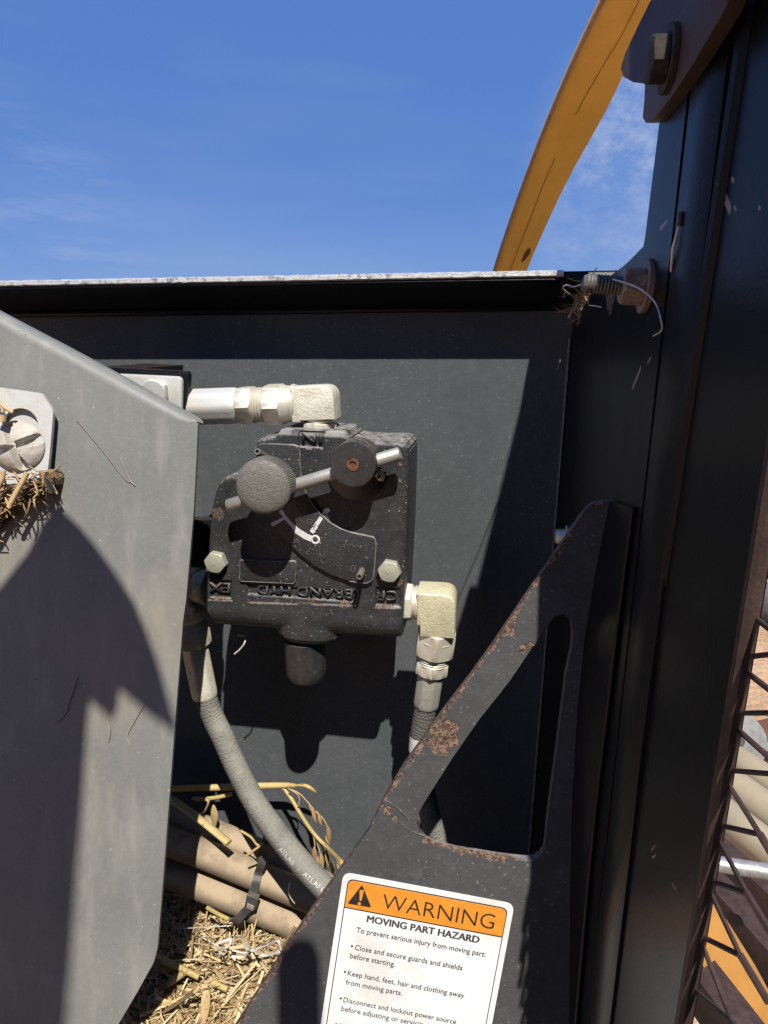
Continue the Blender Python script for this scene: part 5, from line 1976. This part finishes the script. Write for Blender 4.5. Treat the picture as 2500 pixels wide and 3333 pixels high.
# ---------------------------------------------------------------- unseen shapes added above and behind the camera to cast shade
cover = thing('shadow_sheet', 'unseen dark sheet added above the grey plate to shade it', 'shadow caster', tuple(Vector((-.75, -.1, .126))))  # sheet added, cut so its shadow falls across the grey plate
S1 = Vector((-.32, 1.0, -1.45))
cp = [(-260, 2080), (-40, 1960), (90, 1800), (150, 1690), (185, 1655), (215, 1672), (265, 1720), (318, 1785), (372, 1858), (437, 1959), (480, 2060), (520, 2175), (572, 2352), (578, 2388), (480, 2318), (388, 2240), (384, 2300), (368, 2345), (340, 2318), (292, 2278), (284, 2361), (265, 2663), (247, 2904), (232, 3145), (217, 3333), (190, 3800), (-260, 3800)]
pl = []
for x, y in cp:
    t = .24 + .00028*(max(y, 1600)-1600)
    pl.append(on_grey(x, y) - S1*t)
bm = bmesh.new()
vs = [bm.verts.new(p) for p in pl]
es = [bm.edges.new((vs[i], vs[(i+1) % len(vs)])) for i in range(len(vs))]
bmesh.ops.triangle_fill(bm, edges=es, use_beauty=True, use_dissolve=False)
r_ = bmesh.ops.extrude_face_region(bm, geom=bm.faces[:])
for g in r_['geom']:
    if isinstance(g, bmesh.types.BMVert):
        g.co += Vector((0, -.002, .002))
finish('caster_sheet', bm, FRAME_BLACK, cover, 20)
finish('prop_rod', tube([Vector((-.75, -.09, .120)), pl[0].lerp(pl[-1], .02)], .005, 10), PIPE_GREY, cover)
finish('prop_rod', tube([Vector((-.75, -.09, .0)), pl[-1].lerp(pl[0], .25)], .005, 10), PIPE_GREY, cover)
# pole added behind the camera to cast a rounded shadow on the guard plate
top = on_guard(970, 3094) - S1*.34
lv = thing('shadow_pole', 'unseen round-topped pole added behind the viewer to shade the guard plate', 'lever', (top.x, top.y, GZ))
finish('pole_shaft', lathe(Vector((top.x, top.y, GZ)), Vector((0, 0, 1)), [(0, .0115), (top.z-GZ-.012, .0115), (top.z-GZ-.006, .0105), (top.z-GZ-.002, .0075), (top.z-GZ, .002)], 24), FRAME_BLACK, lv, 50)
finish('pole_foot', lathe(Vector((top.x, top.y, GZ)), Vector((0, 0, 1)), [(-.02, .05), (.02, .05), (.03, .02)], 24), FRAME_BLACK, lv, 40)
# trailer shape added behind the viewer to cut sky and ground bounce light
amb_block = thing('ambient_blocker', 'unseen dark slatted trailer shape added behind the viewer to cut ambient light', 'light blocker', (1.35, -1.25, GZ))
AMB_DARK = plain('dark blocker paint', (.022, .018, .016), .6, var=.3, scale=12)
for i in range(8):
    zc_ = GZ + .30 + i*.265
    finish('side_board', box_between(Vector((1.55, -1.25, zc_)), Vector((1.8, 0, 0)), Vector((0, .012, 0)), Vector((0, 0, .128)), .004), AMB_DARK, amb_block, 30)
for x in (-.23, .4, 1.4, 2.4, 3.33):
    finish('upright', box_between(Vector((x, -1.28, GZ+1.22)), Vector((.03, 0, 0)), Vector((0, .016, 0)), Vector((0, 0, 1.06)), .003), AMB_DARK, amb_block, 30)
finish('bed', box_between(Vector((1.55, -2.17, GZ+.34)), Vector((1.8, 0, 0)), Vector((0, .87, 0)), Vector((0, 0, .04)), .01), AMB_DARK, amb_block, 30)
for x in (.6, 2.1):
    finish('wheel', lathe(Vector((x, -1.55, GZ+.28)), Vector((0, 1, 0)), [(0, .10), (0, .24), (.03, .28), (.17, .28), (.2, .24), (.2, .10)], 36), AMB_DARK, amb_block, 50)
